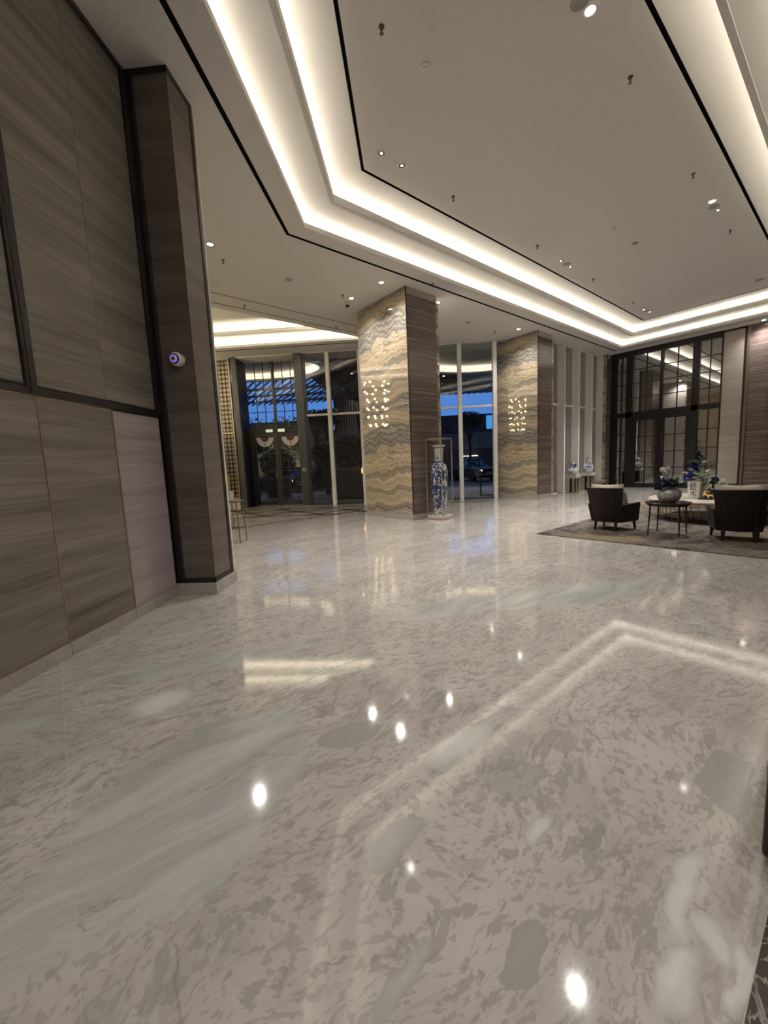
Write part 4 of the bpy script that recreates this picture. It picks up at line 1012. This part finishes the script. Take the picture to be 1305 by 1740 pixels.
MB().box((.02, -.78, 0), (2.58, -.02, .05)).build('plinth', 'black_frame', dk)
MB().box((-.0, -.84, 1.02), (2.62, .0, 1.06)).build('top', 'darkmarble', dk, bevel=.006)
def stool():
    q = at_z(410, 923); r_ = PHI
    t = thing('brass_console', 'slim brass legged console table just past the dark pilaster', 'console table', q, r_)
    for a in (-.012, -.75):
        for b in (0, .32): MB().tube([(a, b, .0), (a - .03, b, .86)], [.010, .014], 8).build('leg', 'bronze', t)
        MB().tube([(a - .01, 0, .30), (a - .01, .32, .30)], .008, 6).build('stretcher', 'bronze', t)
    MB().tube([(-.02, 0, .30), (-.76, 0, .30)], .008, 6).build('stretcher', 'bronze', t)
    MB().box((-.82, -.03, .85), (.0, .35, .885)).build('top', 'bronze', t, bevel=.008)
    b_ = thing('pale_box', 'small pale box standing on the brass console', 'box', Vector(q) + S * -.17 + D * .14 + Vector((0, 0, .886)), r_)
    MB().box((-.12, -.08, 0), (.0, .08, .20)).build('body', 'palestone', b_, bevel=.008); MB().box((-.122, -.082, .16), (.002, .082, .20)).build('lid', 'palestone', b_, bevel=.006)
stool()
q = sd(-6.05, 13.2)
t = thing('brass_bar_sign', 'upright brass panel on a stand at the pilaster edge', 'sign', at_z(393, 905), PHI)
t.location = sd(-4.72, 10.2)
MB().box((-.13, -.02, .0), (.13, .02, .03)).build('foot', 'brass', t); MB().box((-.01, -.01, .03), (.01, .01, 1.0)).build('pole', 'brass', t)
MB().box((-.30, -.012, .98), (.012, .012, 1.38)).build('panel', 'gold', t)
ch = thing('tiered_chandelier', 'tiered glass chandelier whose lights mirror in the onyx columns', 'chandelier', (1.66, 15.7, Z0 + .2))
MB().tube([(0, 0, 0), (0, 0, -2.6)], .015, 8).build('stem', 'brass', ch)
rnd = random.Random(4)
for k in range(6):
    z_ = -.65 - .40 * k; r_ = .62 - .035 * k
    MB().tube([(r_ * math.cos(2 * math.pi * j_ / 24), r_ * math.sin(2 * math.pi * j_ / 24), z_) for j_ in range(25)], .014, 6).build('ring', 'gold', ch); rg_ = COL.objects[-1]
    for j_ in range(7):
        a = 2 * math.pi * (j_ + rnd.random() * .6) / 7
        MB().ball((r_ * math.cos(a), r_ * math.sin(a), z_ + .05), .045, 8, 6).build('bulb', 'bulb', rg_)

# ================================================================== OUTSIDE (frame S, D)
og = struct('forecourt_paving', 'dark driveway paving outside the glass', rz=PHI)
MB().box((-40, FD + .92, -.08), (40, 24.0, -.02)).build('terrace', 'kerb', og); MB().box((-60, 24.0, -.18), (60, 90, -.10)).build('driveway', 'asphalt', og)
og2 = struct('forecourt_return', 'paving beyond the fin windows'); MB().box((15.5, 8.35, -.08), (36, 11.0, -.03)).build('terrace', 'asphalt', og2)
CZ = 7.5
cn = thing('canopy', 'dark slatted canopy over the driveway with pale oval light wells', 'canopy', sd(0, 0, 0), PHI)
MB().box((-45, FD + .3, CZ + .115), (45, 28.0, CZ + .18)).build('canopy_board', 'canopy_back', cn)
MB().box((-6.6, 28.0, CZ + .115), (3.7, 38, CZ + .18)).build('canopy_board', 'canopy_back', cn)
for k in range(84):
    s_ = -25 + .56 * k
    lo_ = [(s_ + 8, FD + .3), (s_ + 8.11, FD + .3), (s_ + .11 - 6, 38), (s_ - 6, 38)]
    MB().hexa([(x_, y_, CZ) for x_, y_ in lo_], [(x_, y_, CZ + .11) for x_, y_ in lo_]).build('slat', 'slat', cn)
for k in range(3): MB().box((-45, 31.5 + 2.8 * k, CZ + .115), (45, 31.62 + 2.8 * k, CZ + .3)).build('purlin', 'slat', cn)
def oval(s0, d0, rs, rd):
    n = 56; pt = lambda f_, k: (s0 + rs * f_ * math.cos(2 * math.pi * k / n), d0 + rd * f_ * math.sin(2 * math.pi * k / n))
    mb = MB(); mb.v = [(*pt(1.12, k), CZ - .02) for k in range(n)]; mb.f = [tuple(range(n))]; mb.build('oval_ceiling', 'oval_white', cn)
    mb = MB(); 
    for k in range(n): mb.quad((*pt(1.0, k), CZ - .42), (*pt(1.0, k + 1), CZ - .42), (*pt(1.12, k + 1), CZ - .42), (*pt(1.12, k), CZ - .42)); mb.quad((*pt(1.12, k), CZ - .42), (*pt(1.12, k + 1), CZ - .42), (*pt(1.12, k + 1), CZ - .02), (*pt(1.12, k), CZ - .02)); mb.quad((*pt(1.0, k), CZ - .42), (*pt(1.0, k + 1), CZ - .42), (*pt(1.0, k + 1), CZ - .34), (*pt(1.0, k), CZ - .34))
    mb.build('oval_rim', 'oval_white', cn)
    mb = MB()
    for k in range(n): mb.quad((*pt(1.03, k), CZ - .37), (*pt(1.03, k + 1), CZ - .37), (*pt(1.07, k + 1), CZ - .37), (*pt(1.07, k), CZ - .37))
    mb.build('oval_led', 'ovalled', cn)
oval(-8.9, 23.0, 4.0, 2.6); oval(4.3, 24.0, 3.6, 3.0)
for k, (s_, d_) in enumerate(((-3.6, 27), (-3.4, 29), (3.1, 21.2), (4.0, 20.6), (2.6, 29.5))): downlight(tuple(sd(s_, d_, CZ)), CZ, 'outdoor downlight under the dark canopy, ' + ['seen right of the left oval', 'farther one right of the left oval', 'upper left in the right hand window', 'upper right in the right hand window', 'below the oval in the right hand window'][k], True, 90, 90, .07)

def crown(c, r, n, size, seed, sq=(1, 1, .8)):
    rnd = random.Random(seed); mb = MB()
    for k in range(n):
        dv = Vector((rnd.gauss(0, 1), rnd.gauss(0, 1), rnd.gauss(0, 1))).normalized() * (rnd.random() ** .4)
        p_ = Vector(c) + Vector((dv.x * sq[0], dv.y * sq[1], dv.z * sq[2])) * r
        u = Vector((rnd.gauss(0, 1), rnd.gauss(0, 1), rnd.gauss(0, 1))).normalized(); w = u.cross(Vector((rnd.gauss(0, 1), rnd.gauss(0, 1), rnd.gauss(0, 1)))).normalized(); s_ = size * rnd.uniform(.6, 1.3)
        mb.quad(p_ - u * s_, p_ + w * s_ * .35, p_ + u * s_, p_ - w * s_ * .35)
    return mb
def tree(s_, d_, h, r_, label, seed, dens=900, mat='foliage'):
    t = thing('tree', label, 'tree', sd(s_, d_, -.1), PHI, 'trees outside')
    MB().tube([(0, 0, 0), (.08, 0, h * .5), (0, .05, h)], [.16, .12, .05], 8).build('trunk', 'bark', t)
    for k in range(4): a = k * 1.6 + seed; MB().tube([(0, 0, h * .62), (r_ * .6 * math.cos(a), r_ * .6 * math.sin(a), h * (.9 + .05 * k))], [.06, .02], 6).build('branch', 'bark', t)
    crown((0, 0, h), r_, dens, .16 * r_ ** .5, seed, (1, 1, .62)).build('crown', mat, t)
tree(-6.9, 29.8, 5.2, 1.0, 'dark tree outside, behind the grey door jamb', 1); tree(-5.15, 27.0, 4.9, .9, 'dark spreading tree outside, seen just right of the door jamb', 2)
tree(-11.2, 28, 3.6, 1.5, 'dark tree outside, seen at the left of the fanlight', 3); tree(-3.2, 26.5, 6.2, .75, 'slim dark tree outside, seen at the left of the onyx column', 4); tree(5.4, 37, 5.2, 1.25, 'dark round tree outside in the right hand window', 5)
tree(-4.6, 22.0, 2.3, .9, 'leafy dark shrub tree outside the first tall window', 6)
def hedge(s0, s1, d_, h, label, seed):
    t = thing('hedge', label, 'hedge', sd((s0 + s1) / 2, d_, -.1), PHI)
    MB().box((-(s1 - s0) / 2 + .1, -.3, 0), ((s1 - s0) / 2 - .1, .3, h - .3)).build('inner_growth', 'foliage', t)
    rnd = random.Random(seed); mb = MB(); half = (s1 - s0) / 2
    for k in range(2600):
        p_ = Vector((rnd.uniform(-half, half), rnd.uniform(-.5, .3), rnd.uniform(.1, h) + .2 * math.sin(rnd.random() * 6))); u = Vector((rnd.gauss(0, 1), rnd.gauss(0, 1), rnd.gauss(0, 1))).normalized() * .16; w = u.cross(Vector((rnd.random(), 1, rnd.random()))).normalized() * .06
        mb.quad(p_ - u, p_ + w, p_ + u, p_ - w)
    mb.build('leaves', 'hedge', t)
hedge(-16.5, -6.3, 32, 5.6, 'tall hedge outside behind the double entrance doors', 8)
def planter(s_, d_, w, h, label, seed):
    t = thing('planter', label, 'planter', sd(s_, d_, -.02), PHI, 'black planters')
    MB().hexa([(-w * .42, -w * .42, 0), (w * .42, -w * .42, 0), (w * .42, w * .42, 0), (-w * .42, w * .42, 0)], [(-w / 2, -w / 2, h), (w / 2, -w / 2, h), (w / 2, w / 2, h), (-w / 2, w / 2, h)]).build('tub', 'planter', t, bevel=.03)
    MB().box((-w / 2 - .02, -w / 2 - .02, h), (w / 2 + .02, w / 2 + .02, h + .04)).build('rim', 'louvre', t)
    sh = thing('potted_shrub', 'rounded dark shrub growing in the ' + label, 'shrub', sd(s_, d_, h + .02), PHI, 'potted shrubs')
    MB().tube([(0, 0, 0), (0, 0, .5)], .05, 6).build('stem', 'bark', sh); crown((0, 0, .75), .95, 1100, .13, seed).build('crown', 'foliage', sh)
planter(-2.75, 18.6, 1.5, 1.35, 'large black planter outside the tall entrance windows', 12)
planter(-7.0, 21.0, 1.1, 1.0, 'black planter outside the double doors', 13)
for k, (s_, d_, z_) in enumerate(((-2.05, 17.4, 1.15), (-6.35, 19.0, .95))):
    t = thing('lantern', ['glowing amber lantern on the ground beside the large black planter', 'glowing amber lantern seen through the left door leaf'][k], 'lantern', sd(s_, d_, -.02), PHI, 'amber lanterns')
    MB().box((-.10, -.10, 0), (.10, .10, z_)).build('post', 'planter', t)
    MB().lathe([(.03, z_), (.075, z_ + .08), (.06, z_ + .2), (.02, z_ + .32)], 12).build('glass', 'lantern', t, smooth=True)
    for a, b in ((-1, -1), (-1, 1), (1, -1), (1, 1)): MB().tube([(a * .08, b * .08, z_), (a * .05, b * .05, z_ + .36)], .008, 5).build('cage_bar', 'trim', t)
    MB().lathe([(.10, z_ + .36), (.02, z_ + .42)], 12).build('cap', 'trim', t)
def car(s_, d_, rz, label):
    t = thing('parked_car', label, 'car', sd(s_, d_, -.10), PHI + rz, 'parked cars')
    # local: front looks to -Y, length 4.5, width 1.85
    W2 = .92
    lower = [(-2.2, .42), (-2.25, .75), (-2.12, .98), (-1.2, 1.08), (2.15, 1.10), (2.25, .8), (2.2, .42)]
    def loft(secs, name, mat, bv=.04):
        mb = MB(); n = len(secs[0][1])
        for x_, pr in secs: mb.v += [(x_ * k_, y_, z_) for (y_, z_), k_ in zip(pr, [1] * n)]
        for j_ in range(len(secs) - 1):
            for k in range(n): mb.f.append((j_ * n + k, j_ * n + (k + 1) % n, (j_ + 1) * n + (k + 1) % n, (j_ + 1) * n + k))
        mb.f.append(tuple(range(n))[::-1]); mb.f.append(tuple((len(secs) - 1) * n + k for k in range(n)))
        return mb.build(name, mat, t, bevel=bv, smooth=False)
    ins = [(y_ * .97, .42 + (z_ - .42) * .93) for y_, z_ in lower]
    loft([(-W2, ins), (-W2 * .9, lower), (W2 * .9, lower), (W2, ins)], 'body', 'carpaint')
    cab = [(-1.15, 1.07), (-.35, 1.60), (1.2, 1.64), (1.95, 1.09)]; cab2 = [(-.95, 1.08), (-.3, 1.56), (1.1, 1.60), (1.8, 1.09)]
    loft([(-W2 * .88, [(a, 1.07 + (b - 1.07) * .02) for a, b in cab]), (-W2 * .70, cab2), (W2 * .70, cab2), (W2 * .88, [(a, 1.07 + (b - 1.07) * .02) for a, b in cab])], 'cabin_glass', 'carglass', .02)
    MB().box((-W2 * .69, -.25, 1.575), (W2 * .69, 1.1, 1.66)).build('roof', 'carpaint', t, bevel=.03)
    MB().box((-.5, -2.28, .62), (.5, -2.20, .86)).build('grille', 'trim', t); MB().box((-.42, -2.295, .72), (.42, -2.27, .76)).build('grille_bar', 'chrome', t)
    for sg in (-1, 1):
        MB().hexa([(sg * .52, -2.26, .74), (sg * .86, -2.12, .76), (sg * .86, -2.02, .76), (sg * .52, -2.16, .74)][::sg], [(sg * .52, -2.25, .86), (sg * .86, -2.10, .92), (sg * .86, -2.0, .92), (sg * .52, -2.15, .86)][::sg]).build('headlamp', 'headlamp', t)
        MB().box((sg * .93, -.75, 1.05), (sg * 1.10, -.60, 1.18)).build('door_mirror', 'carpaint', t, bevel=.02)
        for y_ in (-1.4, 1.4): 
            MB().lathe([(.20, -.11), (.33, -.10), (.34, 0), (.33, .10), (.20, .11)], 22).build('wheel', 'tyre', t, (sg * .80, y_, .34), rot=(0, math.pi / 2, 0), smooth=True)
    MB().box((-.80, -2.26, .30), (.80, -2.0, .45)).build('bumper', 'trim', t, bevel=.02); MB().box((-.26, -2.30, .50), (.26, -2.26, .60)).build('number_plate', 'whitevinyl', t)
car(4.95, 32.0, .35, 'grey car parked facing the right hand entrance window'); car(-8.2, 27.6, .5, 'dark car parked beyond the double doors'); car(1.6, 36.5, .2, 'second dark car parked behind the grey car')
def bld(name, label, cat, s0, s1, d0, d1, h, mat='building'):
    t = thing(name, label, cat, sd((s0 + s1) / 2, (d0 + d1) / 2, -.1), PHI); w, l = (s1 - s0) / 2, (d1 - d0) / 2
    MB().box((-w, -l, 0), (w, l, h)).build('mass', mat, t); return t, w, l
t, w, l = bld('parking_building', 'long concrete building across the driveway', 'building', -2.2, 16, 41, 47, 6.1, 'darkwall')
for k in range(8): MB().box((-w + 2.28 * k + .02, -l - .10, 2.75), (-w + 2.28 * (k + 1) - .02, -l, 4.3)).build('concrete_panel', 'building', t)
for k in range(3): MB().box((-w + 4 + 3.5 * k, -l - .5, 2.0), (-w + 5.4 + 3.5 * k, -l - .4, 2.05)).build('tube_light', 'strip_white', t)
MB().box((.75, -l - .2, 4.6), (2.0, -l - .1, 5.9)).build('blue_window', 'bluewin', t)
t, w, l = bld('service_tower', 'dark ribbed service building left of the onyx column', 'building', -5.4, -2.8, 29.5, 33, 6.6, 'darkwall')
for k in range(14): MB().box((-w + k * 2 * w / 14 + .03, -l - .06, 0), (-w + (k + .55) * 2 * w / 14, -l, 6.55)).build('rib', 'louvre', t)
t, w, l = bld('low_boundary_wall', 'pale low boundary wall beyond the double doors', 'wall', -20, -2.2, 36, 36.4, 2.0, 'building')
for k in range(12): MB().tube([(-w + 1 + k * 1.45, -.25, 2.0), (-w + 1.9 + k * 1.45, -.25, 2.0)], .04, 6).build('tube_light', 'strip_white', t) if k % 3 == 0 else None
t, w, l = bld('distant_block', 'far dark block on the skyline', 'building', -40, -2, 60, 66, 7.0, 'darkwall')
ow = struct('wall_outer_fins', 'dark screen wall outside the fin windows'); MB().box((18.4, 11.0, -.1), (36, 11.2, 8.0)).build('wall_surface', 'darkwall', ow)
t = thing('floor_stand', 'low black metal barrier foot outside the right hand window', 'barrier', sd(2.95, FD + 1.6, -.02), PHI)
MB().box((-.03, -.03, 0), (.03, .03, .55)).build('post', 'black_frame', t); MB().box((-.03, -.03, 0), (.6, .03, .05)).build('foot', 'black_frame', t)

for k, (s_, d_) in enumerate(((-13.0, 29.6), (-9.6, 29.9))):
    t = thing('garden_uplight', 'small garden spotlight lighting the hedge, %s of two' % ('left', 'right')[k], 'spotlight', sd(s_, d_, -.1), PHI, 'garden spotlights')
    MB().tube([(0, 0, 0), (0, 0, .18)], .02, 8).build('stake', 'planter', t); MB().lathe([(.03, .16), (.07, .20), (.075, .30)], 14).build('head', 'planter', t, smooth=True)
    spot((0, .1, .34), 260, 110, 1.0, (1.0, .86, .60), .05, 'garden_lamp', t, (0, 2.2, 4.2))
